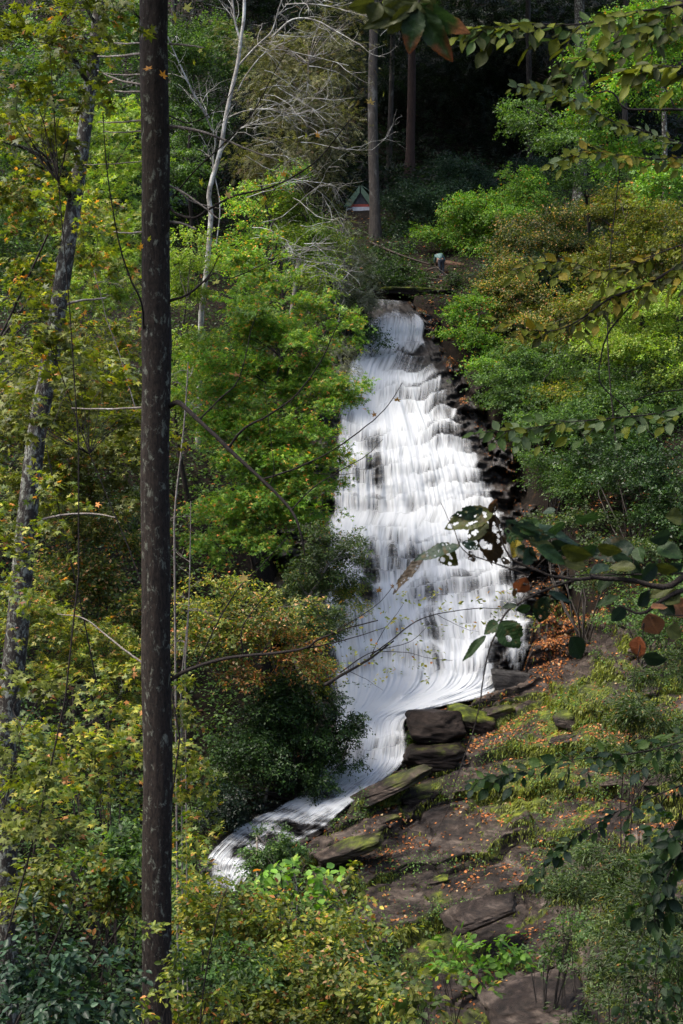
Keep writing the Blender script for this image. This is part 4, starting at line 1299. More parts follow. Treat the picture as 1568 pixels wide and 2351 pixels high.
# --- wooded bank at the side, layered back to front
add('maple_tree', 'speckled maple spray hiding the lower part of the leaning trunk', 'tree', [(70, 1180, 21, 90, 80), (50, 1370, 21, 90, 80), (190, 480, 22, 60, 60), (110, 1290, 21, 70, 50)], .085, 'mixed', 1.5, 'maple', seed=64, base=(-90, 22), bark_m=M_bark_twig, group=G, leaves_apart=150)
add('maple_tree', 'green broadleaf tree deep in the wood behind the leaning tree', 'tree', [(150, 250, 52, 190, 170), (80, 550, 50, 170, 170), (250, 480, 52, 120, 150), (260, 120, 54, 100, 160)], .13, 'fern', 2.6, 'star', seed=40, bark_m=M_bark_twig, group=G)
add('maple_tree', 'yellow-green maple filling the gap beside the near trunk top', 'tree', [(250, 330, 36, 90, 110), (230, 520, 35, 100, 110), (260, 650, 34, 80, 90)], .11, 'lime', 2.4, 'star', seed=41, bark_m=M_bark_twig, group=G, leaves_apart=60)
add('maple_tree', 'maple with white-green leaf undersides showing above the dead branch', 'tree', [(120, 560, 26, 150, 140), (60, 400, 25, 110, 110), (230, 780, 27, 110, 80)], .095, 'mixed', 2.3, 'maple', seed=42, base=(-60, 27), bark_m=M_bark_twig, group=G, leaves_apart=150)
add('maple_tree', 'green maple behind the lower leaning trunk', 'tree', [(150, 900, 34, 160, 140), (250, 1060, 33, 110, 120), (100, 1130, 33, 120, 120), (280, 860, 36, 60, 120)], .11, 'olive', 2.8, 'star', seed=43, bark_m=M_bark_twig, group=G)
add('maple_tree', 'dark-twigged maple with leaves in flat layers across the middle height', 'tree', [(140, 860, 17, 190, 70), (250, 960, 17, 120, 55), (60, 760, 16, 120, 80), (60, 960, 16, 80, 60)], .085, 'olive', 2.2, 'maple', seed=44, base=(-120, 17), bark_m=M_bark_twig, group=G, limbs=30, leaves_apart=260, tilt=.3)
add('maple_tree', 'shaded olive maple bough in the top corner with broad dark leaves', 'tree', [(60, 120, 13, 130, 90), (190, 60, 13, 100, 60), (60, 280, 14, 110, 70), (150, 200, 14, 80, 50)], .085, 'olive', 2.2, 'maple', seed=45, base=(-180, 14), bark_m=M_bark_twig, group=G, limbs=24, leaves_apart=260, tilt=.35)
add('shrub', 'peach and green shrub at the foot of the leaning tree', 'shrub', [(220, 1260, 34, 110, 90), (270, 1400, 33, 70, 100), (160, 1350, 33, 100, 90), (300, 1180, 36, 50, 60, None, 'deep')], .09, 'peach', 3.0, 'diam', seed=46, bark_m=M_bark_twig, group=G, stems=6, crown_name='foliage')
add('maple_sapling', 'orange-tinged maple sapling between the pale dead branch and the yellow leaves', 'sapling', [(200, 1500, 27, 130, 80), (290, 1590, 27, 60, 80), (100, 1440, 27, 110, 70)], .085, 'yellow', 2.8, 'star', seed=47, bark_m=M_bark_twig, group=G)
add('maple_sapling', 'yellow-green sapling with level leaf layers low beside the near trunk', 'sapling', [(180, 1690, 18, 170, 75), (270, 1800, 18, 80, 80), (90, 1810, 17, 120, 70), (260, 1600, 19, 80, 50)], .085, 'yellow', 2.5, 'maple', seed=48, base=(60, 19), bark_m=M_bark_twig, group=G, leaves_apart=280, tilt=.3, limbs=24)
add('maple_sapling', 'dark olive maple sapling at the picture edge below the leaning trunk', 'sapling', [(60, 1590, 15, 90, 90), (40, 1740, 14, 90, 80), (60, 1900, 14, 110, 80)], .08, 'olive', 2.2, 'maple', seed=49, base=(-100, 15), bark_m=M_bark_twig, group=G, leaves_apart=200, tilt=.3)
add('shrub', 'mottled yellow and green shrub rising beside the base of the near trunk', 'shrub', [(250, 1950, 16, 110, 80, None, 'fern'), (120, 2040, 15, 130, 80, None, 'olive'), (270, 2080, 15.5, 60, 80)], .07, 'mixed', 2.6, 'oval', seed=50, bark_m=M_bark_twig, stems=6, crown_name='foliage', leaves_apart=200)
add('laurel_shrub', 'blue-green laurel with pointed leaves in the bottom corner', 'shrub', [(90, 2190, 9.5, 130, 80), (210, 2270, 9.5, 80, 80), (60, 2310, 9, 120, 80)], .062, 'teal', 2.3, 'oval', M_gloss, seed=51, bark_m=M_bark_twig, stems=7, crown_name='foliage', leaves_apart=300)
add('shrub', 'tangled green shrub with thin twigs in front of the near trunk base', 'shrub', [(350, 2180, 11.5, 100, 90), (450, 2280, 11.5, 110, 80), (330, 2310, 11, 90, 50)], .055, 'mixed', .42, 'oval', seed=52, bark_m=M_bark_twig, stems=8, crown_name='foliage', leaves_apart=250)
add('shrub', 'yellow-leaved shrub bank below the lower stream', 'shrub', [(520, 2090, 19, 120, 60), (650, 2120, 19, 120, 70, None, 'mixed'), (460, 2040, 20, 60, 50), (780, 2180, 18, 110, 70)], .075, 'yellow', 3.0, 'oval', seed=53, bark_m=M_bark_twig, stems=8, crown_name='foliage', leaves_apart=200)
add('shrub', 'wide mixed green and gold shrub along the bottom edge', 'shrub', [(560, 2210, 15.5, 120, 60, None, 'fern'), (660, 2260, 15.5, 120, 70), (780, 2230, 15, 100, 50, None, 'peach'), (760, 2310, 15, 150, 60, None, 'olive'), (890, 2280, 14, 90, 55), (480, 2330, 15.5, 140, 70)], .065, 'mixed', 2.8, 'oval', seed=54, bark_m=M_bark_twig, stems=8, crown_name='foliage', leaves_apart=300)
add('shrub', 'browning shrub with large tan leaves at the bottom edge', 'shrub', [(960, 2290, 11.5, 70, 55), (1010, 2240, 12, 40, 30)], .075, 'peach', 1.8, 'broad', seed=55, bark_m=M_bark_twig, stems=5, crown_name='foliage', leaves_apart=120)
add('sapling', 'bright leafy seedling standing in front of the dark ledge', 'sapling', [(1110, 2160, 15, 70, 30), (1060, 2190, 15, 50, 28), (1150, 2180, 15, 50, 25), (1090, 2230, 15, 45, 35)], .085, 'bright', 1.5, 'broad', seed=56, bark_m=M_bark_twig, leaves_apart=150, droop=.2)
add('sapling', 'tulip-leaved sapling with broad pale green leaves by the stream', 'sapling', [(690, 2010, 20, 45, 35), (640, 2050, 20, 50, 30), (600, 2010, 20, 30, 20)], .13, 'bright', 1.3, 'broad', seed=57, bark_m=M_bark_twig, leaves_apart=70)
add('sapling', 'thin sapling with yellow leaves in front of the brown rock', 'sapling', [(770, 2010, 24, 50, 40), (820, 2080, 24, 50, 40), (740, 2070, 24, 40, 40)], .085, 'yellow', .9, 'broad', seed=58, bark_m=M_bark_pale, leaves_apart=60)
# --- right foot of the picture
add('willow_shrub', 'grey-green shrub with narrow leaves covering the slope corner', 'shrub', [(1400, 1980, 24, 110, 55), (1480, 2080, 23, 120, 90), (1330, 2040, 25, 80, 45), (1500, 2220, 21, 110, 100), (1290, 1960, 26, 50, 25), (1440, 2400, 20, 160, 110)], .085, 'willow', 2.7, 'long', seed=60, bark_m=M_bark_twig, stems=9, crown_name='foliage', leaves_apart=150)
add('willow_shrub', 'narrow-leaved green shrub on the slope below the tan leaves', 'shrub', [(1500, 1650, 28, 100, 50), (1540, 1740, 27, 70, 60), (1430, 1720, 28, 80, 35), (1530, 1540, 29, 60, 50)], .09, 'willow', 2.4, 'long', seed=61, bark_m=M_bark_twig, stems=8, crown_name='foliage', leaves_apart=150)
add('laurel_shrub', 'very dark broadleaf shrub hanging in at the lower corner', 'shrub', [(1530, 1900, 12, 60, 70), (1550, 2030, 12, 55, 80), (1500, 2280, 12, 90, 60), (1560, 2180, 12, 40, 60), (1520, 2420, 12, 120, 90)], .08, 'deep', 1.5, 'broad', seed=62, bark_m=M_bark_twig, stems=6, crown_name='foliage', leaves_apart=200)
add('shrub', 'tuft of dark green plants clinging to the foot of the mossy ledge', 'shrub', [(1300, 2130, 33, 60, 30), (1230, 2190, 33, 70, 25)], .09, 'fern', 1.8, 'diam', seed=63, stems=6, crown_name='foliage')

# --- forest behind: tall trunks with crowns above
FT = [(862, 548, 86, 25, 'tall grey forest trunk standing beside the tent', M_bark_forest), (893, 400, 106, 13, 'thin grey trunk just beyond the tent tree', M_bark_forest),
      (940, 397, 101, 21, 'reddish-brown straight trunk in the dark hollow', M_bark_red), (1216, 378, 109, 14, 'dim slim trunk deep in the dark hollow', M_bark_forest),
      (1330, 468, 84, 29, 'stout pale-grey trunk above the bronze shrub', M_bark_grey), (1437, 425, 95, 14, 'thin trunk behind the bright corner maple', M_bark_forest),
      (1527, 600, 74, 14, 'slim pale trunk near the picture edge among maple leaves', M_bark_grey), (395, 420, 92, 15, 'faint grey trunk half hidden by the near trunk', M_bark_forest)]
for k, (px_, py_, d_, w_, lab, bm) in enumerate(FT):
    b = W(px_, py_, d_)
    gz = float(H(b[0], b[1]))
    root = empty('tree', (b[0], b[1], gz), lab, 'tree', 'tall trees of the forest behind the falls')
    rs = np.random.RandomState(200 + k)
    top = 27 + rs.uniform(0, 4)
    zz = np.linspace(gz - .4, gz + top, 40)
    cpt = np.stack([b[0] + .12 * np.sin(zz * .25 + k) - .12 * math.sin(gz * .25 + k), b[1] + 0 * zz, zz], -1)
    rr = px_r(w_, d_) * np.interp(zz - gz, [-.4, 0, 1.5, top], [1.5, 1.35, 1.0, .35])
    mb = MB()
    mb.tube(cpt, rr, 14, k, .12)
    mb.build('trunk', bm, root)
    cz = gz + top - 3
    c2 = np.array([b[0], b[1], cz])
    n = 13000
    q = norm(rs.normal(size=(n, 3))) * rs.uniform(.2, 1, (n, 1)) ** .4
    pos = c2 + q * np.array([9., 9., 6.0])  # unseen crown, spread wide and thick to shade the forest below
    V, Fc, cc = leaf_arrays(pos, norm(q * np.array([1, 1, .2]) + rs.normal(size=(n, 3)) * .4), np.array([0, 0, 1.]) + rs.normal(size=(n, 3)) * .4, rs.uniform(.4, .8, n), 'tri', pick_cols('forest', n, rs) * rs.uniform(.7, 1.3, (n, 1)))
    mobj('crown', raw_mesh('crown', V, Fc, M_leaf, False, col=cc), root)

FH = [('far-off dark hemlock closing the hollow behind the reddish trunk', [(930, 200, 116, 130, 150), (930, 20, 118, 140, 110), (900, 380, 112, 80, 60)]),
      ('dim blue-green hemlock in the middle of the dark hollow', [(1080, 260, 120, 120, 130), (1090, 60, 122, 130, 120), (1090, 370, 112, 110, 55), (1000, 130, 114, 110, 150), (1180, 150, 114, 110, 150), (1000, -90, 126, 200, 90), (1350, -90, 124, 220, 90), (700, -90, 122, 180, 80)]),
      ('black-green hemlock behind the stout pale trunk', [(1270, 120, 116, 120, 130), (1290, 330, 112, 100, 80), (1230, 420, 105, 90, 40)]),
      ('dark hemlock behind the bright corner maple', [(1450, 140, 104, 140, 150), (1500, 330, 100, 120, 110), (1400, 430, 96, 90, 60)]),
      ('dark hemlock behind the white-barked tree', [(560, 120, 96, 120, 150), (620, 300, 94, 120, 110), (500, 330, 92, 90, 120)]),
      ('shadowy hemlock behind the olive-brown one near the tent', [(760, 240, 104, 90, 150), (800, 420, 98, 60, 60), (780, 60, 106, 100, 100)]),
      ('dark evergreen at the back of the side wood', [(300, 150, 84, 150, 200), (120, 300, 80, 170, 220), (380, 420, 84, 90, 120)])]
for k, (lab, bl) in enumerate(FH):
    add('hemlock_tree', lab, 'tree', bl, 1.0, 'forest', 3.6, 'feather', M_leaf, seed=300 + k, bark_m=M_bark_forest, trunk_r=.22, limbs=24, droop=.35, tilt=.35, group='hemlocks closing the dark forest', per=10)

for a_, k_ in TREES:
    tree(*a_, **k_)
print('foliage', STAT)

# =================================================================== what covers the ground
def view_points(n, dmin, dmax, rs, margin=120):
    """ground points spread evenly over the picture's directions, thinned with distance"""
    d = rs.uniform(dmin ** .5, dmax ** .5, n) ** 2
    x = rs.uniform(-1, 1, n) * (CX + margin) / F * d
    z = H(x, d)
    return np.stack([x, d, z], -1)


# low plants and seedlings
rs = np.random.RandomState(77)
Pg = view_points(30000, 22, 125, rs)
px, py = proj(Pg)
wm_ = water_mask(Pg, .30)
rk = rock_mask(Pg)
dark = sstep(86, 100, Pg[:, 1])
trail = g(px, py, 930, 610, 90, 16) + 1.5 * g(px, py, 1015, 648, 34, 40) + 1.5 * g(px, py, 828, 500, 45, 36)
keepm = (wm_ < .05) & (rk < .05) & (px > -60) & (px < 1630) & (py > -60) & (py < 2450) & (trail < .5) & (rs.uniform(0, 1, len(px)) < 1 - .4 * dark)
Pg = Pg[keepm]
dk = dark[keepm]
per = 15
n = len(Pg)
hgt = rs.uniform(.15, .9, n)
pos = Pg[:, None] + rs.normal(size=(n, per, 3)) * np.array([.34, .34, 0]) + np.array([0, 0, 1.]) * (rs.uniform(0, 1, (n, per)) * hgt[:, None])[..., None]
ldir = rs.normal(size=(n, per, 3)) * np.array([1, 1, .35])
pz = np.array([0, 0, 1.]) + rs.normal(size=(n, per, 3)) * .5
m_ = n * per
pn_ = vn(Pg[:, 0] / 4, Pg[:, 1] / 4, 0, 5)
cols = np.where(np.repeat(pn_ > .62, per)[:, None], pick_cols('fern', m_, rs), pick_cols('deep', m_, rs))
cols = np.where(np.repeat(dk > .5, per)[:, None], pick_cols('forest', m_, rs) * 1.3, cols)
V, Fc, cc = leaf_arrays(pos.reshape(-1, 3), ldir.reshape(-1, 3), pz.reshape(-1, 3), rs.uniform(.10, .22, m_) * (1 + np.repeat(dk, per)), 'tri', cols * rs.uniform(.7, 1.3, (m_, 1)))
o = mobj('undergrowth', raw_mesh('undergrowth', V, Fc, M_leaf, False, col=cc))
tag(o, 'dark low plants and seedlings covering the forest floor', 'undergrowth', None, 'stuff')


# fallen leaves
def litter(name, label, pos, nrm, size, rs, pal='litter'):
    n = len(pos)
    d = rs.normal(size=(n, 3))
    nz = nrm + rs.normal(size=(n, 3)) * .35
    V, Fc, cc = leaf_arrays(pos + nrm * .02, d - (d * nrm).sum(-1, keepdims=True) * nrm, nz, size, 'broad', pick_cols(pal, n, rs) * rs.uniform(.6, 1.2, (n, 1)))
    return tag(mobj(name, raw_mesh(name, V, Fc, M_dead, False, col=cc)), label, 'leaves', None, 'stuff')


def grid_sample(Pgrid, n, rs, dens):
    """points on a grid surface: Pgrid (r,c,3), dens (r,c)"""
    r_, c_ = Pgrid.shape[:2]
    e1 = Pgrid[1:, :-1] - Pgrid[:-1, :-1]
    e2 = Pgrid[:-1, 1:] - Pgrid[:-1, :-1]
    nn = np.cross(e2, e1)
    ar = np.linalg.norm(nn, axis=-1)
    nn = nn / (ar[..., None] + 1e-9)
    nn = np.where(nn[..., 1:2] > .3, -nn, nn)
    nn = np.where((nn[..., 2:3] < -.2), -nn, nn)
    w = (ar * dens[:-1, :-1]).ravel()
    k = rs.choice(len(w), n, p=w / w.sum())
    i_, j_ = k // (c_ - 1), k % (c_ - 1)
    a_, b_ = rs.uniform(0, 1, (2, n, 1))
    return Pgrid[i_, j_] + e1[i_, j_] * a_ + e2[i_, j_] * b_, nn[i_, j_]


rs = np.random.RandomState(5)
rpx, rpy = proj(Pr)
flat = 1 - sstep(.5, 1.3, slope)
dn = rm * (.05 + .5 * flat) * (.06 + sstep(.50, .68, fbm(RX / 1.3, RY / 1.0, 0, 44, 3)))
dn = dn + rm * (5 * g(rpx, rpy, 1272, 1450, 34, 70) + 2.2 * g(rpx, rpy, 1330, 1400, 60, 25) + 1.2 * g(rpx, rpy, 1245, 1530, 20, 50) + .9 * flat * g(rpx, rpy, 1150, 1700, 110, 50) + 1.1 * g(rpx, rpy, 1420, 1690, 60, 50) + .7 * flat * g(rpx, rpy, 1400, 1820, 160, 90))
dn = dn * (1 - .9 * g(rpx, rpy, 1340, 1540, 60, 50)) * (rpx < 1700) * (rpy < 2500)
pp, nn = grid_sample(Pr, 10500, rs, dn)
litter('fallen_leaves', 'orange and russet fallen leaves lying along the rock ledges', pp, nn, rs.uniform(.055, .13, len(pp)), rs)
bedx, bedy = proj(Pb)
e_ = sstep(1.0, 1.06, U_) * (1 - sstep(1.22, 1.25, U_)) + .15 * sstep(-.04, -.12, U_)
e_ = e_ * (.06 + sstep(.45, .62, fbm(bedx / 26, bedy / 18, 0, 45, 3)))
pp, nn = grid_sample(Pb, 5200, rs, e_)
litter('fallen_leaves', 'orange leaves caught on the wet black rock beside the water', pp, nn, rs.uniform(.055, .13, len(pp)), rs)
Pg = view_points(60000, 30, 92, rs)
px, py = proj(Pg)
k = (water_mask(Pg, .2) < .05) & (rock_mask(Pg) < .5)
wgt = .12 + .22 * g(px, py, 1000, 650, 120, 60) + 1.2 * g(px, py, 1380, 1160, 150, 60) + 1.2 * g(px, py, 1330, 1350, 140, 60) + 1.5 * g(px, py, 1060, 730, 50, 50) + .8 * g(px, py, 1150, 1000, 60, 300) + .15 * g(px, py, 830, 540, 60, 50)
k = k & (rs.uniform(0, 1, len(px)) < wgt * .7)
Pg = Pg[k]
Pg[:, 2] += (fbm(Pg[:, 0] / 3.1, Pg[:, 1] / 3.1, 0, 21, 4) - .5) * .7 + .06
litter('fallen_leaves', 'brown and orange leaf litter on the earth of the banks', Pg, np.tile([0, -.3, .95], (len(Pg), 1)), rs.uniform(.10, .2, len(Pg)), rs)

# moss hanging from the ledges
rs = np.random.RandomState(6)
md = rm * np.clip(mossr + .05, 0, 1) ** 1.5 * (.25 + sstep(.8, 2.0, slope))
pp, nn = grid_sample(Pr, 60000, rs, md)
n = len(pp)
yd = np.array([0, -.25, -1.]) + rs.normal(size=(n, 3)) * .35 + nn * .35
V, Fc, cc = leaf_arrays(pp + nn * .01, yd, nn + rs.normal(size=(n, 3)) * .3, rs.uniform(.07, .22, n), 'lance',
                        np.array([.14, .16, .018]) * rs.uniform(.35, 1.5, (n, 1)) * np.array([1, 1, 1]))
o = mobj('moss', raw_mesh('moss', V, Fc, M_leaf, False, col=cc))
tag(o, 'yellow-green moss hanging from the rock ledges', 'moss', None, 'stuff')
# little plants rooted in the cracks
md = rm * sstep(.46, .66, fbm(RX / 1.8, RY / 1.1, 0, 46, 4)) * (.4 + sstep(.8, 2.0, slope)) * (1 - .9 * g(rpx, rpy, 1240, 2260, 110, 60)) * (1 - .8 * g(rpx, rpy, 1280, 1540, 110, 110))
pp, nn = grid_sample(Pr, 2400, rs, md)
per = 12
n = len(pp)
pos = pp[:, None] + rs.normal(size=(n, per, 3)) * .12 + np.array([0, -.04, .08])
m_ = n * per
V, Fc, cc = leaf_arrays(pos.reshape(-1, 3), rs.normal(size=(m_, 3)) + [0, -.2, .2], np.array([0, 0, 1.]) + rs.normal(size=(m_, 3)) * .5, rs.uniform(.05, .11, m_), 'tri', pick_cols('fern', m_, rs) * np.repeat(rs.uniform(.5, 1.6, n), per)[:, None])
o = mobj('crevice_plants', raw_mesh('crevice_plants', V, Fc, M_leaf, False, col=cc))
tag(o, 'small green plants growing in the cracks of the ledges', 'plants', None, 'stuff')


# =================================================================== boulders
def boulder(name, label, cx, cy, d, wx, wy, wz, seed, mat, moss=0.0, tiltd=18, cuts=18, rz=0):
    """angular block: cut by planes, roughened. sizes in metres; stands on its own place"""
    rs = np.random.RandomState(seed)
    n = 36
    th = np.linspace(0, math.pi, n)
    ph = np.linspace(0, 2 * math.pi, n * 2, endpoint=False)
    TH, PHH = np.meshgrid(th, ph, indexing='ij')
    D = np.stack([np.sin(TH) * np.cos(PHH), np.sin(TH) * np.sin(PHH), np.cos(TH)], -1)
    nr = [(1, 0, 0), (-1, 0, 0), (0, 1, 0), (0, -1, 0), (0, 0, 1), (0, 0, -1)]
    nr = [norm(np.array(q, float) + rs.normal(size=3) * .16) for q in nr] + [norm(q) for q in rs.normal(size=(cuts, 3))]
    h = [rs.uniform(.75, .95) for _ in range(6)] + [rs.uniform(.82, 1.1) for _ in range(cuts)]
    r = np.full(TH.shape, 9.0)
    for q, hh in zip(nr, h):
        dt = D @ q
        r = np.where(dt > .05, np.minimum(r, hh / np.maximum(dt, .05)), r)
    Pp = D * r[..., None]
    Pp = Pp + D * ((fbm(Pp[..., 0] * 2 + seed, Pp[..., 1] * 2, Pp[..., 2] * 5, seed, 4) - .5) * .22)[..., None]
    Pp = Pp + D * ((fbm(Pp[..., 0] * 9 + seed, Pp[..., 1] * 9, Pp[..., 2] * 14, seed, 3) - .5) * .08)[..., None]
    Pp = Pp * np.array([wx, wy, wz]) * .5
    a = R(-tiltd)
    x_, z_ = Pp[..., 0] * math.cos(a) - Pp[..., 2] * math.sin(a) * -1, None
    X = Pp[..., 0] * math.cos(a) + Pp[..., 2] * math.sin(a)
    Z = -Pp[..., 0] * math.sin(a) + Pp[..., 2] * math.cos(a)
    Yy = Pp[..., 1]
    b = R(rz)
    Pp = np.stack([X * math.cos(b) - Yy * math.sin(b), X * math.sin(b) + Yy * math.cos(b), Z], -1)
    m2 = 2 * n
    i = np.arange(n - 1)[:, None] * m2
    j = np.arange(m2)[None]
    Fc = np.stack([i + j, i + m2 + j, i + m2 + (j + 1) % m2, i + (j + 1) % m2], -1).reshape(-1, 4)
    up_ = Pp[..., 2] / wz
    mv = (moss * (sstep(-.1, .35, up_)) - .35 * (moss <= 0) + (fbm(Pp[..., 0] * 1.4, Pp[..., 1] * 1.4, Pp[..., 2] * 1.4, seed + 3, 3) - .5) * .5 * (moss > 0))
    me = raw_mesh(name, Pp.reshape(-1, 3), Fc, mat, False, attrs={'moss': mv.ravel()})
    o = bpy.data.objects.new(name, me)
    C.objects.link(o)
    o.location = Vector(W(cx, cy, d))
    return tag(o, label, 'boulder')


boulder('boulder', 'black square-edged boulder jutting into the foot of the falls', 1000, 1668, 48.6, 2.0, 2.2, 1.15, 3, M_rock_black, 0, 6)
boulder('boulder', 'dark boulder with a mossy sloping top behind the black one', 1085, 1655, 49.3, 1.7, 1.9, .95, 14, M_rock_black, .5, -22)
boulder('rock_slab', 'low dark slab strewn with orange leaves under the black boulder', 1000, 1733, 47.6, 2.3, 2.0, .8, 5, M_rock_black, .25, 4)
boulder('rock_slab', 'thin tilted grey slab with a green skirt beside the lower cascade', 900, 1800, 45.8, 3.0, 1.6, .45, 6, M_rock, .3, 24)
boulder('rock_slab', 'pale ribbed slab with moss under its edge by the puddle', 800, 1950, 42.6, 2.3, 1.4, .5, 7, M_rock, .3, 20)
boulder('rock_slab', 'smooth grey-brown slab sticking out from the mossy slope', 1110, 2090, 38.6, 2.2, 1.6, .45, 8, M_rock, .1, 16)
boulder('rock_slab', 'wet grey slab at the bottom edge below the seedling', 1230, 2300, 34.0, 2.8, 3.0, .5, 9, M_rock, 0, 14)
boulder('boulder', 'mossy rounded boulder beneath the orange leaf drift', 1330, 1650, 47.0, 1.9, 1.6, 1.15, 10, M_rock, .62, 10)
boulder('boulder', 'black overhanging boulder in the cavity beside the upper falls', 1125, 890, 66.6, 2.0, 1.8, 1.2, 11, M_rock_black, 0, 5)
boulder('rock_slab', 'mossy flat ledge across the stream above the first drop', 960, 672, 76.6, 4.2, 1.6, .6, 13, M_rock_black, .45, -3)
boulder('boulder', 'reddish wet rock split by the thin side trickle', 1178, 1585, 51.9, 1.4, 1.3, 1.6, 15, M_rock_wet, 0, 0)

rs = np.random.RandomState(21)
protos = {}
for k in range(30):
    x_ = rs.uniform(-2, 13)
    y_ = rs.uniform(34, 52)
    p0 = np.array([x_, y_, float(RZ(x_, y_)[0])])
    qx, qy = proj(p0)
    if rock_mask(p0[None])[0] < .9 or qx > 1600 or qy > 2400 or qx < np.interp(qy, ROCK_L[:, 0], ROCK_L[:, 1]) + 60:
        continue
    v_ = k % 6
    if v_ not in protos:
        o = boulder('rock_slab', 'brown broken slab lying loose among the mossy ledges', 900, 1800, 45, 1.5, .9, .34, 60 + v_, M_rock, (.35, .1, .5)[v_ % 3], 16)
        protos[v_] = o
    else:
        o = protos[v_].copy()
        C.objects.link(o)
    o['group'] = 'loose broken slabs on the rock slope'
    o.location = Vector(p0) + Vector((0, 0, .02))
    o.rotation_euler = (0, 0, R(rs.uniform(-35, 35)))
    o.scale = [rs.uniform(.4, 1.0)] * 3

# brown log above the stream
root = empty('log', W(1035, 612, 79.4), 'short orange-brown cut log lying behind the bending person', 'log')
mb = MB()
mb.tube(pathW([(1003, 602, 81.2), (1030, 606, 81.0), (1064, 612, 80.8)], 12), px_r(16, 79) * np.ones(12), 14, 3, .1)
mb.build('stem', plain('log_wood', (.075, .035, .018)), root)
mb = MB()
pe = W(1064, 612, 80.8)
mb.tube([pe, pe + (pe - W(1062, 611.6, 80.82))], [px_r(15, 79), .001], 14)
mb.build('cut_end', plain('cut_wood', (.14, .07, .035)), root)
# brown edge of the path, drawn as a thin trunk-like tube
root = empty('path_edge', W(900, 590, 80.5), 'thin brown edge of the path above the stream', 'log')
mb = MB()
mb.tube(pathW([(850, 556, 82), (900, 578, 81), (950, 596, 80.4), (985, 606, 80)], 20), np.linspace(px_r(7, 80), px_r(4, 80), 20), 10, 5, .15)
mb.build('stem', plain('path_brown', (.028, .017, .011)), root)


# =================================================================== tents
def tent(px_, py_, d, w, h, dep, cols, label, rz):
    b = W(px_, py_, d)
    gz = float(H(b[0], b[1]))
    z0 = b[2]
    root = empty('tent', (b[0], b[1], z0), label, 'tent')
    root.rotation_euler = (0, 0, R(rz))
    def prism(name, ring_f, ring_b, mat, cap=True):
        V = ring_f + ring_b
        n = len(ring_f)
        bm_f = [(i, (i + 1) % n, n + (i + 1) % n, n + i) for i in range(n)]
        me = bpy.data.meshes.new(name)
        fs = bm_f + ([tuple(range(n))[::-1], tuple(range(n, 2 * n))] if cap else [])
        me.from_pydata(V, [], fs)
        me.materials.append(mat)
        o = bpy.data.objects.new(name, me)
        link(o, root)
        return o
    arch = [(-w / 2, .30), (-w * .42, .55 * h), (-w * .25, .84 * h), (-w * .07, h), (w * .07, h), (w * .25, .84 * h), (w * .42, .55 * h), (w / 2, .30)]
    fly_m, door_m, band_m, base_m = cols
    # the fly, a dome tapering back
    rings = []
    for t, k in ((-.10, .97), (.0, 1.0), (.35, 1.03), (.7, .9), (1.0, .45)):
        rings.append([(x * k, t * dep, .3 + (z - .3) * k) for x, z in arch])
    V, Fc = [], []
    for r_ in rings: V += r_
    n = len(arch)
    for q in range(len(rings) - 1):
        for i_ in range(n - 1):
            Fc.append((q * n + i_, q * n + i_ + 1, (q + 1) * n + i_ + 1, (q + 1) * n + i_))
    me = bpy.data.meshes.new('rain_fly')
    me.from_pydata(V, [], Fc + [tuple(range((len(rings) - 1) * n, len(rings) * n))])
    me.materials.append(fly_m)
    o = bpy.data.objects.new('rain_fly', me)
    link(o, root)
    so = o.modifiers.new('cloth', 'SOLIDIFY')
    so.thickness = .012
    # front wall seen under the fly: floor tub, coloured band, mesh door
    prism('floor_tub', [(-w * .46, .02, 0), (w * .46, .02, 0), (w * .46, .02, .40), (-w * .46, .02, .40)], [(-w * .42, dep, 0), (w * .42, dep, 0), (w * .42, dep, .40), (-w * .42, dep, .40)], base_m)
    prism('band', [(-w * .42, .012, .402), (w * .42, .012, .402), (w * .38, .03, .57), (-w * .38, .03, .57)], [(-w * .42, .2, .402), (w * .42, .2, .402), (w * .38, .2, .57), (-w * .38, .2, .57)], band_m)
    prism('door', [(-w * .37, .035, .572), (w * .37, .035, .572), (0, .14, .93 * h)], [(-w * .37, .2, .572), (w * .37, .2, .572), (0, .25, .93 * h)], door_m)
    # hood halves over the door
    for sg in (-1, 1):
        V = [(sg * w * .52, -.16, .42), (sg * w * .02, -.20, h * 1.0), (sg * w * .02, -.16, h * .74), (sg * w * .30, -.12, .42)]
        me = bpy.data.meshes.new('fly_flap')
        me.from_pydata(V, [], [(0, 1, 2, 3)])
        me.materials.append(fly_m)
        o = bpy.data.objects.new('fly_flap', me)
        link(o, root)
        o.modifiers.new('cloth', 'SOLIDIFY').thickness = .01
    return root


tent(828, 489, 92, 2.1, 1.72, 1.9, (plain('fly_green', (.09, .14, .095)), plain('tent_mesh', (.03, .03, .035)), plain('tent_band', (.24, .045, .03)), plain('tent_tub', (.42, .43, .46))),
     'green and grey dome tent with red band and dark triangular door behind the tall trunk', -8)
tent(410, 470, 88, 1.9, 1.2, 1.7, (plain('fly_blue', (.20, .25, .30)), plain('tent_mesh_b', (.05, .05, .055)), plain('tent_band_b', (.28, .2, .1)), plain('tent_tub_b', (.3, .32, .34))),
     'blue-grey tent glimpsed between dead branches beside the near trunk', 15)

# =================================================================== the person bending over the stream bank
PD = 79.6
feet = W(1012, 634, PD)
print('person ground', feet, H(feet[0], feet[1]), [float(H(feet[0], q)) - float(W(1012, 634, q)[2]) for q in (76, 77, 78, 79, 80, 81)])
root = empty('person', feet, 'person in a teal top and dark trousers bending over above the stream', 'person')


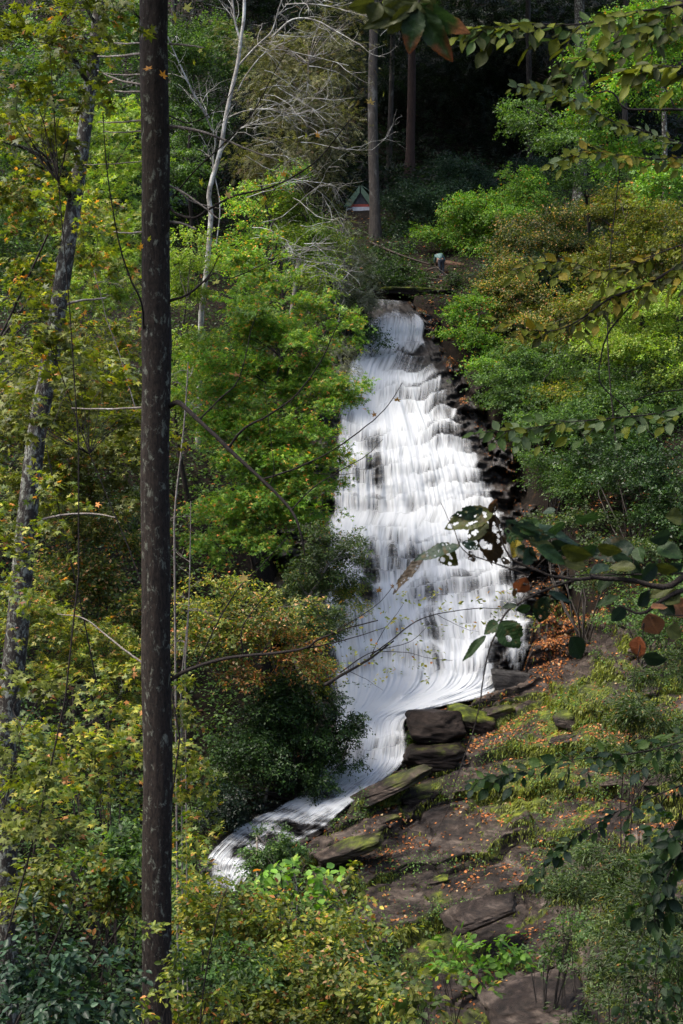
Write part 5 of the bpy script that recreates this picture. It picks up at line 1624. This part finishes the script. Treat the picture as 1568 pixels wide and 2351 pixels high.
def skin(name, verts, edges, radii, mat, rootv=0, sub=2):
    me = bpy.data.meshes.new(name)
    me.from_pydata(verts, edges, [])
    me.materials.append(mat)
    o = bpy.data.objects.new(name, me)
    link(o, root)
    sk = o.modifiers.new('skin', 'SKIN')
    sk.use_smooth_shade = True
    for k, r_ in enumerate(radii):
        me.skin_vertices[0].data[k].radius = (r_, r_) if not isinstance(r_, tuple) else r_
        me.skin_vertices[0].data[k].use_root = (k == rootv)
    sb = o.modifiers.new('smooth', 'SUBSURF')
    sb.levels = sb.render_levels = sub
    return o


# seen from behind, folded at the hips, leaning toward the bushes; +x right, +y away
hip, chest, neck, head = (0, 0, .88), (-.10, .22, 1.16), (-.17, .40, 1.24), (-.20, .52, 1.18)
jv = [hip, (-.05, .10, 1.02), chest, neck, head, (-.21, .60, 1.12),
      (.11, .02, .84), (.12, .06, .48), (.10, .0, .09), (.11, .13, .04),
      (-.09, .02, .84), (-.06, -.02, .48), (.03, .06, .09), (.03, .19, .04),
      (.06, .26, 1.22), (.20, .30, .98), (.28, .42, .78), (.31, .46, .72),
      (-.28, .30, 1.16), (-.33, .40, .90), (-.28, .52, .68), (-.26, .55, .62)]
je = [(0, 1), (1, 2), (2, 3), (3, 4), (4, 5), (0, 6), (6, 7), (7, 8), (8, 9), (0, 10), (10, 11), (11, 12), (12, 13), (2, 14), (14, 15), (15, 16), (16, 17), (2, 18), (18, 19), (19, 20), (20, 21)]
jr = [.15, .14, .16, .06, .095, .07, .095, .065, .045, .04, .095, .065, .045, .04, .065, .045, .032, .035, .065, .045, .032, .035]
M_skin = plain('skin', (.36, .22, .16))
skin('body', jv, je, jr, M_skin)
M_tr = plain('trousers_dark', (.022, .026, .034))
M_sh = plain('shirt_teal', (.07, .125, .12))
skin('trousers', [jv[0], jv[6], jv[7], (.10, .0, .12), jv[10], jv[11], (.03, .05, .12), (0, .02, .95)], [(0, 1), (1, 2), (2, 3), (0, 4), (4, 5), (5, 6), (0, 7)], [.17, .115, .085, .062, .115, .085, .062, .155], M_tr)
skin('shirt', [jv[0], jv[1], jv[2], (-.15, .34, 1.22), jv[14], (.19, .295, 1.0), (.25, .38, .86), jv[18], (-.325, .39, .93), (-.30, .47, .78)], [(0, 1), (1, 2), (2, 3), (2, 4), (4, 5), (5, 6), (2, 7), (7, 8), (8, 9)],
     [.165, .165, .18, .09, .085, .062, .05, .085, .062, .05], M_sh)
skin('hair', [(-.19, .47, 1.24), (-.21, .56, 1.20)], [(0, 1)], [.105, .09], plain('hair_brown', (.035, .022, .015)), 0, 2)
for bx_ in ((.105, .07), (.03, .13)):
    skin('shoe', [(bx_[0], bx_[1] - .08, .045), (bx_[0], bx_[1] + .13, .035)], [(0, 1)], [.055, .045], plain('shoe_dark', (.03, .028, .028)), 0, 1)


# =================================================================== boughs close to the camera
def big_leaf_mesh(seed, col, w=.42, holes=0, curl=.12, tipcol=None, wav=.02):
    rs = np.random.RandomState(seed)
    nu_, nv_ = (15, 32) if not holes else (25, 50)
    u_ = np.linspace(-1, 1, nu_)
    t_ = np.linspace(0, 1, nv_)
    Uu, Tt = np.meshgrid(u_, t_)
    prof = w * .5 * np.sin(math.pi * np.clip(Tt, 0, 1) ** .78) ** .85 * (1 - .0 * Tt)
    prof = prof * (1 + .05 * np.sin(Tt * 60 + seed)) + .004
    x = Uu * prof * (1 + .06 * (fbm(Tt * 6, Uu, 0, seed, 2) - .5))
    y = Tt + .05 * np.abs(Uu) * prof * 2
    vein = .010 * np.abs(np.sin((Tt * 9 - np.abs(Uu) * 1.3) * math.pi)) * (1 - .3 * np.abs(Uu))
    z = .16 * np.abs(Uu) * prof * 2 - curl * Tt ** 2 + vein + wav * np.sin(Tt * 11 + seed + Uu * 3) * np.abs(Uu) + .03 * (fbm(x * 7, y * 7, 0, seed, 2) - .5)
    V = np.stack([x, y, z], -1).reshape(-1, 3)
    i = np.arange(nv_ - 1)[:, None] * nu_
    j = np.arange(nu_ - 1)[None]
    Fc = np.stack([i + j, i + j + 1, i + nu_ + j + 1, i + nu_ + j], -1).reshape(-1, 4)
    if holes:
        c = V[Fc].mean(1)
        kill = np.zeros(len(Fc), bool)
        for _ in range(min(holes, 18)):
            hx, hy, hr = rs.uniform(-w * .42, w * .42), rs.uniform(.15, .97), rs.uniform(.035, .11) * w
            kill |= np.hypot((c[:, 0] - hx), (c[:, 1] - hy) * .8) < hr
        Fc = Fc[~kill]
    tc_ = np.array(tipcol if tipcol else col)
    m_ = (sstep(.72, 1.05, Tt + .25 * (fbm(x * 6, y * 6, 0, seed + 1, 3) - .5) * 2 + .2 * np.abs(Uu)))[..., None] if tipcol else 0 * Tt[..., None]
    blot = sstep(.62, .72, fbm(x * 9, y * 9, 0, seed + 2, 3))[..., None] * .6
    cc = np.array(col) * (1 - m_) + tc_ * m_
    cc = cc * (1 - blot) + np.array([.07, .045, .015]) * blot if holes else cc
    rib = (np.abs(Uu) < .08)[..., None]
    cc = cc * np.where(rib, 1.35, 1.0)
    return raw_mesh('leaf', V, Fc, M_big, True, col=cc.reshape(-1, 3))


LC = {'g': (.020, .045, .010), 'd': (.010, .022, .009), 'o': (.042, .052, .007), 't': (.020, .040, .022), 'b': (.16, .05, .018), 'n': (.18, .085, .04), 'y': (.24, .19, .015), 'l': (.06, .11, .02), 'k': (.03, .02, .009), 'p': (.13, .18, .075), 'v': (.13, .155, .010)}
_bl = {}


def bleaf(root, a, b, d0, d1, wpx, c, roll=0, holes=0, curl=.12, tip=None):
    """leaf from base a to tip b, wpx wide"""
    A, B = W(a[0], a[1], d0), W(b[0], b[1], d1)
    Ln = np.linalg.norm(B - A)
    wr = wpx * d0 / F / Ln
    key = (c, round(min(wr, 1.2) * 5), holes > 0, tip)
    if key not in _bl:
        _bl[key] = big_leaf_mesh(len(_bl) + 3, LC[c], max(key[1], 1) / 5 * 1.0, holes, curl, LC[tip] if tip else None)
    o = bpy.data.objects.new('leaf', _bl[key])
    C.objects.link(o)
    y = (B - A) / Ln
    toc = norm(-A)
    x = norm(np.cross(y, toc))
    z = np.cross(x, y)
    cr, sr = math.cos(R(roll)), math.sin(R(roll))
    x2, z2 = x * cr + z * sr, z * cr - x * sr
    sx = Ln * wr / (max(key[1], 1) / 5) / max(cr, .5)
    M = np.eye(4)
    M[:3, 0], M[:3, 1], M[:3, 2], M[:3, 3] = x2 * sx, y * Ln, z2 * Ln, A - np.array(root.location)
    o.parent = root
    o.matrix_local = Matrix(M.tolist())


def ck(p):
    return (880.5 + p[0] * .4385, 1110 + p[1] * .4385)


D0 = 4.0
root = empty('overhanging_bough', W(1600, 1330, D0), 'dark bough with insect-holed broad leaves reaching across the falls', 'branch')


def cpath(pts, d=D0, dd=0.0):
    return [(*ck(p), d + dd * k) for k, p in enumerate(pts)]


branch_obj(root, [(cpath([(1640, 460), (1568, 490), (1500, 535), (1420, 540), (1300, 510), (1150, 500), (1080, 492)]), 17, 10)], M_bark_twig, 'limb')
for pts_, w0, w1 in [([(1100, 495), (1000, 505), (880, 545), (780, 590), (700, 640), (640, 690), (590, 790), (560, 870), (530, 1000), (510, 1135), (470, 1300), (380, 1560), (340, 1700), (240, 1880)], 7, 1.5),
                     ([(1100, 492), (1000, 500), (930, 492), (860, 478), (780, 445), (720, 420), (680, 400), (645, 350), (620, 280), (600, 200), (575, 120)], 9, 2),
                     ([(760, 480), (640, 440), (520, 398), (450, 370), (400, 322), (380, 260), (345, 190), (305, 100)], 4, 1.2),
                     ([(1700, 540), (1568, 562), (1480, 600), (1420, 640), (1380, 675), (1340, 685), (1300, 670), (1240, 640)], 13, 4),
                     ([(1640, 470), (1400, 478), (1250, 480), (1100, 482), (900, 494), (800, 496)], 5, 2),
                     ([(1285, 515), (1290, 600), (1300, 700)], 3, 1.5), ([(1350, 760), (1365, 740), (1330, 900), (1310, 1050), (1340, 1140), (1400, 1220)], 3, 1.2),
                     ([(700, 640), (740, 575)], 3, 1.5), ([(1568, 690), (1480, 690), (1400, 700)], 3, 2), ([(515, 1130), (600, 1135), (700, 1140), (780, 1170), (840, 1200)], 2.5, 1), ([(860, 480), (830, 520), (840, 560)], 3, 1.2),
                     ([(1310, 335), (1310, 400), (1300, 510)], 2.5, 1.5), ([(800, 440), (860, 380), (930, 345)], 2.5, 1.5)]:
    branch_obj(root, [(cpath(pts_), w0, w1)], M_bark_twig, 'twig')
for a_, b_, w_, c_, ro, ho, cu, tp_ in [
        ((575, 155), (318, 222), 60, 'o', 35, 26, .10, None), ((520, 128), (346, 190), 42, 't', 20, 14, .10, None), ((580, 160), (566, 436), 80, 'k', 15, 22, .10, None), ((545, 205), (440, 300), 44, 'o', 30, 12, .1, None),
        ((400, 325), (155, 385), 34, 't', 45, 12, .12, None), ((300, 330), (385, 430), 50, 'o', 30, 16, .1, None), ((225, 372), (38, 566), 26, 'k', 45, 14, .1, None), ((408, 312), (510, 338), 34, 't', 20, 4, .1, None),
        ((700, 295), (682, 385), 44, 'y', 15, 3, .1, None), ((640, 190), (900, 300), 60, 't', 40, 3, .12, None), ((730, 215), (1040, 306), 40, 't', 50, 0, .1, None), ((640, 230), (730, 350), 60, 'g', 20, 4, .1, None),
        ((770, 250), (860, 330), 60, 'o', 25, 3, .1, None), ((930, 335), (1090, 388), 60, 'o', 35, 0, .12, None), ((1312, 330), (1093, 372), 88, 'd', 30, 3, .12, None), ((745, 490), (700, 575), 62, 'b', 10, 6, .08, None),
        ((850, 590), (810, 732), 66, 'd', 10, 2, .1, None), ((700, 640), (618, 642), 22, 'd', 30, 0, .1, None), ((770, 640), (690, 668), 34, 'g', 20, 0, .1, None), ((612, 722), (715, 860), 100, 'g', 10, 3, .1, None),
        ((625, 718), (525, 785), 48, 'g', 30, 2, .1, None), ((535, 795), (408, 926), 30, 'g', 30, 0, .1, None), ((860, 568), (995, 618), 26, 't', 40, 0, .1, None), ((1385, 680), (1440, 792), 84, 'n', 10, 0, .1, None),
        ((1505, 600), (1580, 700), 70, 'n', 20, 0, .1, None), ((1400, 650), (1490, 640), 24, 'n', 50, 0, .1, None), ((1260, 640), (1195, 725), 50, 't', 20, 0, .1, None), ((1285, 400), (1345, 470), 46, 'd', 30, 0, .1, None),
        ((1180, 430), (1080, 462), 34, 't', 40, 0, .1, None), ((1320, 440), (1180, 430), 40, 'o', 40, 0, .1, None), ((1420, 430), (1540, 460), 40, 'o', 40, 0, .1, None), ((1568, 420), (1460, 460), 40, 't', 40, 0, .1, None),
        ((1520, 540), (1390, 590), 50, 'o', 30, 0, .1, None), ((1568, 180), (1480, 170), 60, 'o', 25, 0, .1, None), ((1230, 590), (1110, 640), 30, 'g', 40, 0, .1, None), ((1430, 470), (1290, 480), 40, 'g', 40, 0, .1, None),
        ((1330, 330), (1350, 410), 50, 'g', 20, 0, .1, None), ((760, 400), (690, 330), 44, 'o', 20, 4, .1, None), ((730, 420), (790, 330), 50, 't', 30, 0, .1, None), ((850, 390), (930, 380), 36, 't', 35, 0, .1, None),
        ((560, 150), (590, 85), 34, 'k', 0, 3, .1, 'n'), ((640, 390), (630, 420), 40, 'k', 20, 3, .1, None), ((450, 350), (475, 415), 26, 'k', 20, 5, .1, None), ((680, 550), (692, 600), 20, 'k', 20, 0, .1, None),
        ((1340, 800), (1330, 920), 60, 'b', 30, 0, .1, 'k'), ((1480, 760), (1560, 800), 60, 'o', 30, 0, .1, None), ((1360, 900), (1480, 930), 50, 'd', 40, 0, .1, None), ((1480, 580), (1550, 620), 70, 'o', 20, 0, .1, None),
        ((690, 210), (820, 260), 56, 'g', 30, 3, .1, None), ((760, 300), (900, 330), 50, 'o', 30, 0, .1, None), ((800, 330), (960, 420), 50, 'g', 35, 0, .1, None), ((880, 300), (1010, 370), 56, 'd', 30, 0, .1, None),
        ((700, 330), (800, 400), 50, 'd', 20, 3, .1, None), ((1010, 380), (1120, 330), 50, 'g', 30, 0, .1, None), ((1120, 330), (1250, 360), 44, 'o', 40, 0, .1, None), ((1060, 440), (930, 400), 50, 'o', 30, 0, .1, None),
        ((1210, 470), (1120, 560), 46, 'g', 30, 0, .1, None), ((1350, 500), (1440, 420), 54, 'd', 30, 0, .1, None), ((1430, 330), (1568, 380), 60, 'g', 40, 0, .1, None), ((1500, 260), (1400, 300), 50, 'd', 40, 0, .1, None),
        ((1450, 600), (1520, 690), 60, 'd', 20, 0, .1, None), ((1330, 640), (1400, 560), 44, 'd', 30, 0, .1, None), ((1200, 360), (1300, 420), 40, 't', 40, 0, .1, None), ((860, 250), (960, 210), 36, 'g', 45, 0, .1, None),
        ((980, 800), (1040, 920), 70, 'd', 20, 0, .1, None), ((1000, 200), (1130, 160), 30, 'g', 50, 0, .1, None), ((900, 140), (830, 148), 22, 't', 50, 0, .1, None), ((1000, 175), (1150, 185), 24, 'g', 55, 0, .1, None), ((820, 200), (760, 230), 40, 'g', 30, 0, .1, None)]:
    q_ = rsl.uniform(-.10, .10)
    bleaf(root, ck(a_), ck(b_), D0 + q_, D0 + q_ + rsl.uniform(-.04, .04), w_ * .4385 * (1.9 if ho > 8 else 1.45), c_, ro * rsl.choice([-1, 1]), ho, cu, tp_)

# chestnut leaves hanging in from above
root = empty('overhanging_bough', W(960, -60, 3.4), 'drooping dark green leaf cluster with rusty tips hanging in at the top', 'branch')
branch_obj(root, [([(960, -80, 3.4), (965, -20, 3.4), (958, 15, 3.4)], 8, 5), ([(965, -25, 3.4), (900, -15, 3.4), (870, 5, 3.4)], 4, 2)], M_bark_twig, 'twig')
for a_, b_, w_, c_, ro, tp_ in [((955, 12), (830, 62), 44, 'g', 20, None), ((958, 15), (938, 122), 50, 'g', 10, 'b'), ((962, 14), (1036, 142), 52, 'g', 12, 'b'), ((962, 10), (1078, 82), 46, 'g', 25, 'n'), ((950, 12), (890, 78), 40, 'g', 15, None),
                                ((870, 5), (850, 50), 40, 'o', 15, None), ((860, 0), (800, 20), 34, 'g', 30, None), ((880, 0), (930, 40), 40, 'g', 25, None), ((960, -5), (1000, 20), 50, 'd', 20, None), ((965, 0), (900, 20), 40, 'd', 20, None), ((962, -10), (980, 60), 50, 'd', 10, None)]:
    bleaf(root, a_, b_, 3.4, 3.4, w_ * 1.0, c_ if c_ == 'o' else 'g' if tp_ else 'o', ro * rsl.choice([-1, 1]), 0, .1, tp_)


def spray_bough(label, main, d, wmain, pals, leafpx, step, twl, seed, sag=.25, bm=None, nrm_up=.6, sides=(-1, 1), skip=0.0, sub=True, start=0.0):
    """a bough with alternating leaves on side twigs"""
    rs = np.random.RandomState(seed)
    mw_ = pathW([(x, y, d + (z if False else 0)) for x, y, *z in main], 40)
    root = empty('overhanging_bough', mw_[0], label, 'branch')
    mb = MB()
    mb.tube(mw_, np.linspace(px_r(wmain, d), px_r(1.2, d), 40), 7)
    mb.build('limb', bm or M_bark_twig, root)
    m = d / F
    seg = np.linalg.norm(np.diff(mw_, axis=0), axis=1).sum()
    tw = []
    mt = MB()
    k = 0
    for s_ in np.arange(start, 1, step):
        i_ = min(int(s_ * 39), 38)
        T_ = norm(mw_[i_ + 1] - mw_[i_])
        sg = 1 if k % 2 else -1
        k += 1
        side = norm(np.cross(T_, [0, -.5, 1]))
        dv = norm(T_ * .9 + side * sg * rs.uniform(.3, .8) + np.array([0, 0, -sag]) + rs.normal(size=3) * .15)
        ln = twl * m * rs.uniform(.5, 1.1) * (1 - .55 * s_)
        pts_ = [mw_[i_]]
        for q in range(6):
            dv = norm(dv + np.array([0, 0, -.05]) + rs.normal(size=3) * .08)
            pts_.append(pts_[-1] + dv * ln / 6)
        pts_ = np.array(pts_)
        mt.tube(pts_, np.linspace(px_r(2.2, d), px_r(.8, d), 7), 4)
        tw.append(pts_)
    tw.append(mw_[26:])
    mt.build('twigs', bm or M_bark_twig, root)
    P_, Y_, Z_, S_ = [], [], [], []
    for pts_ in tw:
        ln = np.linalg.norm(np.diff(pts_, axis=0), axis=1).sum()
        nlf = max(2, int(ln / (leafpx * m * .42)))
        for q in range(nlf + 1):
            s_ = (q + .5) / (nlf + 1) if q < nlf else 1.0
            i_ = min(int(s_ * (len(pts_) - 1)), len(pts_) - 2)
            T_ = norm(pts_[i_ + 1] - pts_[i_])
            a_ = pts_[i_] + (pts_[i_ + 1] - pts_[i_]) * (s_ * (len(pts_) - 1) - i_)
            up_ = norm(np.array([0, -(1 - nrm_up) * 1.2, nrm_up]) + rs.normal(size=3) * .35)
            sd = np.cross(T_, up_) * (1 if q % 2 else -1)
            dv = T_ if q == nlf else norm(T_ * .6 + norm(sd) * .8 + rs.normal(size=3) * .2 + np.array([0, 0, -.12]))
            P_.append(a_)
            Y_.append(dv)
            Z_.append(up_)
            S_.append(leafpx * m * rs.uniform(.7, 1.2))
    P_, Y_, Z_, S_ = map(np.array, (P_, Y_, Z_, S_))
    if len(P_) > 298:
        k = rs.permutation(len(P_))[:298]
        P_, Y_, Z_, S_ = P_[k], Y_[k], Z_[k], S_[k]
    y = norm(Y_)
    z = norm(Z_ - (Z_ * y).sum(-1, keepdims=True) * y)
    x = np.cross(y, z)
    for i_ in range(len(P_)):
        c_ = pals[rs.randint(len(pals))]
        v_ = rs.randint(3)
        key = ('s', c_, v_)
        if key not in _bl:
            _bl[key] = small_leaf(v_, LC[c_])
        o = bpy.data.objects.new('leaf', _bl[key])
        C.objects.link(o)
        M = np.eye(4)
        M[:3, 0], M[:3, 1], M[:3, 2], M[:3, 3] = x[i_] * S_[i_], y[i_] * S_[i_], z[i_] * S_[i_], P_[i_] - np.array(root.location)
        o.parent = root
        o.matrix_local = Matrix(M.tolist())
    return root


def small_leaf(v, col):
    rs = np.random.RandomState(v + 50)
    w = (.22, .27, .32)[v]
    rows = [(0.0, .01), (.12, .10), (.3, w * .95), (.5, w), (.72, w * .72), (.9, w * .25), (1.0, .005)]
    V, Fc = [], []
    for k, (t, ww) in enumerate(rows):
        for sx in (-1, 0, 1):
            V.append((sx * ww, t, .10 * abs(sx) - .14 * t * t + .02 * math.sin(t * 9 + v)))
    for k in range(len(rows) - 1):
        for q in (0, 1):
            a = 3 * k + q
            Fc.append((a, a + 1, a + 4, a + 3))
    cc = np.array(col) * rs.uniform(.85, 1.2)
    return raw_mesh('leaf', V, Fc, M_big, True, col=np.tile(cc, (len(V), 1)))


spray_bough('beech bough with yellow-green pointed leaves along the top edge', [(1660, -30), (1568, 10), (1440, 30), (1330, 55), (1220, 55), (1140, 62), (1085, 66)], 7, 7, 'vvol', 40, .05, 170, 1, start=.1)
spray_bough('second beech bough with pale drooping leaves below the top one', [(1700, 60), (1600, 60), (1500, 70), (1420, 95), (1340, 130), (1290, 165)], 7.4, 6, 'vol', 40, .07, 150, 2, start=.15)
spray_bough('thin sprig of pale upturned leaves crossing the dark hollow', [(1568, 330), (1480, 300), (1400, 275), (1340, 235), (1270, 215), (1185, 197)], 7, 4, 'ppvv', 26, .055, 60, 3, sag=.1, nrm_up=.35)
spray_bough('long sprig of pale and mustard leaves below the thick twig', [(1700, 350), (1600, 358), (1500, 365), (1420, 355), (1340, 350), (1265, 380)], 7, 4, 'pvvy', 28, .05, 90, 4, sag=.15, nrm_up=.4)
spray_bough('yellow-leaved bough arching over the shrub bank', [(1640, 575), (1568, 605), (1480, 655), (1400, 685), (1320, 740), (1250, 760), (1140, 735)], 9, 9, 'vvyo', 30, .05, 150, 5, sag=.2)
spray_bough('yellow-green sprig just above the arching bough', [(1568, 560), (1460, 600), (1380, 620), (1290, 600), (1200, 610)], 9, 3, 'vvyo', 30, .07, 110, 6)
spray_bough('bough of pale green heart-shaped leaves beside the middle of the falls', [(1700, 900), (1600, 925), (1500, 950), (1400, 960), (1300, 970), (1200, 985), (1115, 992)], 8, 5, 'lplv', 32, .05, 130, 7, nrm_up=.5)
spray_bough('dark green sprig with small level leaves over the mossy ledges', [(1700, 1640), (1600, 1690), (1500, 1720), (1400, 1735), (1300, 1745), (1180, 1775), (1095, 1790)], 10, 4, 'ggtl', 34, .055, 110, 8, sag=.1)
spray_bough('sparse sprig of dark leaves low over the slope', [(1568, 1800), (1450, 1850), (1380, 1880), (1300, 1940), (1230, 2010)], 10, 3, 'ggt', 30, .12, 70, 9)
spray_bough('mustard-leaved bough in front of the bright corner maple', [(1720, 180), (1640, 160), (1568, 155), (1500, 150), (1440, 160)], 5.5, 5, 'vvo', 50, .10, 120, 10)
spray_bough('dark leafy sprig hanging at the picture edge beside the slope', [(1660, 1800), (1600, 1880), (1560, 1960), (1520, 2040), (1500, 2110)], 8, 5, 'dgd', 44, .07, 130, 12)
root = empty('overhanging_bough', W(1600, 250, 6.8), 'bare crooked dark branch in front of the upper shrubs', 'branch')
branch_obj(root, [([(1640, 255, 6.8), (1568, 252, 6.8), (1500, 250, 6.8), (1440, 247, 6.8), (1415, 215, 6.8), (1395, 205, 6.8), (1370, 208, 6.8), (1350, 185, 6.8), (1340, 150, 6.8)], 7, 2), ([(1550, 250, 6.8), (1525, 200, 6.8), (1500, 182, 6.8), (1450, 190, 6.8), (1400, 178, 6.8)], 4, 1.5)], M_bark_twig, 'limb')
root = empty('overhanging_bough', W(1650, 520, 9), 'long thin dark branch slanting down across the green bank', 'branch')
branch_obj(root, [([(1450, 700, 9), (1400, 760, 9), (1378, 830, 9), (1380, 880, 9), (1430, 930, 9), (1500, 1000, 9), (1568, 1050, 9), (1640, 1120, 9)], 4, 2), ([(1640, 880, 9), (1568, 895, 9), (1500, 905, 9), (1440, 930, 9), (1390, 965, 9)], 4, 1.5)], M_bark_twig, 'limb')

# yellow-leaved birch twigs in front of the white water
rs = np.random.RandomState(9)
root = empty('overhanging_bough', W(740, 1575, 12), 'dark forked branches with tiny yellow-green leaves across the lower white water', 'branch')
bp = [([(745, 1572, 12), (790, 1545, 12), (850, 1510, 12), (905, 1470, 12)], 9, 3.5), ([(850, 1505, 12), (900, 1470, 12), (960, 1425, 12), (1030, 1405, 12), (1100, 1398, 12), (1150, 1400, 12), (1200, 1395, 12)], 3.5, 1.2),
      ([(780, 1545, 12), (850, 1500, 12), (940, 1475, 12), (990, 1430, 12)], 3, 1), ([(870, 1495, 12), (930, 1498, 12), (990, 1512, 12), (1040, 1518, 12)], 2, .8), ([(800, 1540, 12), (840, 1560, 12), (880, 1585, 12)], 1.6, .6),
      ([(850, 1508, 12), (880, 1450, 12), (910, 1410, 12), (930, 1380, 12)], 2, .8), ([(1000, 1408, 12), (1060, 1440, 12), (1100, 1450, 12)], 1.4, .6)]
branch_obj(root, bp, M_bark_twig, 'limb')
rsb = np.random.RandomState(12)
cl = [(860, 1480, 30), (900, 1440, 26), (920, 1500, 28), (960, 1470, 26), (840, 1520, 26), (950, 1380, 22), (990, 1360, 16), (1040, 1390, 26), (1090, 1380, 26), (1130, 1400, 30), (1060, 1430, 26), (1010, 1440, 20), (1180, 1390, 26), (1110, 1440, 20), (1200, 1420, 20), (1000, 1500, 20),
      (900, 1540, 20), (960, 1530, 18), (1230, 1440, 16), (880, 1410, 22), (930, 1420, 16), (980, 1560, 12), (870, 1560, 12), (1150, 1360, 16), (820, 1490, 26), (920, 1365, 12), (800, 1450, 24)]
LCs = [(.20, .22, .03), (.12, .15, .03), (.30, .24, .04), (.08, .11, .02), (.34, .14, .03)]
vm = [raw_mesh('leaf', T['oval'][0], T['oval'][1], M_leaf, False, col=np.tile(c, (6, 1))) for c in LCs]
cnt = 0
for x_, y_, r0 in cl:
    for _ in range(11):
        if cnt >= 298:
            break
        cnt += 1
        o = bpy.data.objects.new('leaf', vm[rsb.choice(5, p=[.35, .25, .15, .17, .08])])
        C.objects.link(o)
        o.parent = root
        o.location = Vector(W(x_ + rsb.normal() * r0 * .8, y_ + rsb.normal() * r0 * .35, 12 + rsb.uniform(-.15, .15))) - root.location
        o.rotation_euler = (R(rsb.uniform(-50, 50)), R(rsb.uniform(-50, 50)), R(rsb.uniform(0, 360)))
        o.scale = [rsb.uniform(.030, .050)] * 3

# slim pale sapling stems
for k, (pts_, w_, d_, lab) in enumerate([([(400, 1200), (405, 1130), (420, 1000), (428, 900), (432, 830)], 5, 30, 'slim pale bare stem just beyond the near trunk'),
                                         ([(425, 1520), (432, 1420), (436, 1300), (438, 1150)], 4, 30, 'grey vertical stem among the green maple leaves'),
                                         ([(415, 1570), (428, 1450), (434, 1380)], 4, 28, 'crooked thin stem above the pale dead twigs'),
                                         ([(455, 2400), (470, 2250), (500, 2100), (520, 2040)], 5, 12, 'dark slanting stem in front of the bottom shrubs'),
                                         ([(330, 1000), (300, 900), (270, 800), (245, 735), (235, 690), (215, 620)], 3, 24, 'thin crooked grey stem beside the near trunk'),
                                         ([(590, 1915), (610, 1940), (625, 1960)], 6, 39, 'short pale broken stem leaning by the lower stream')]):
    b = W(pts_[0][0], pts_[0][1], d_)
    gz = float(H(b[0], b[1]))
    root = empty('sapling', (b[0], b[1], gz), lab, 'sapling')
    mb = MB()
    pw = pathW([(x_, y_, d_) for x_, y_ in pts_], 14)
    if pw[0][2] > gz:
        pw = np.vstack([[pw[0][0], pw[0][1], gz - .1], pw])
    mb.tube(pw, np.linspace(px_r(w_, d_), px_r(w_ * .5, d_), len(pw)), 6)
    mb.build('stem', M_bark_twig if 'dark' in lab else M_bark_pale, root)
    mb = MB()
    rs = np.random.RandomState(k)
    for q in range(7):
        i_ = rs.randint(4, len(pw))
        twigs(mb, pw[i_], rs.normal(size=3) * [1, .5, .3] + [0, 0, .5], rs.uniform(20, 60) * d_ / F, px_r(1.4, d_), 1, rs)
    mb.build('twigs', M_bark_pale if 'dark' not in lab else M_bark_twig, root)
print('TOTAL', STAT)
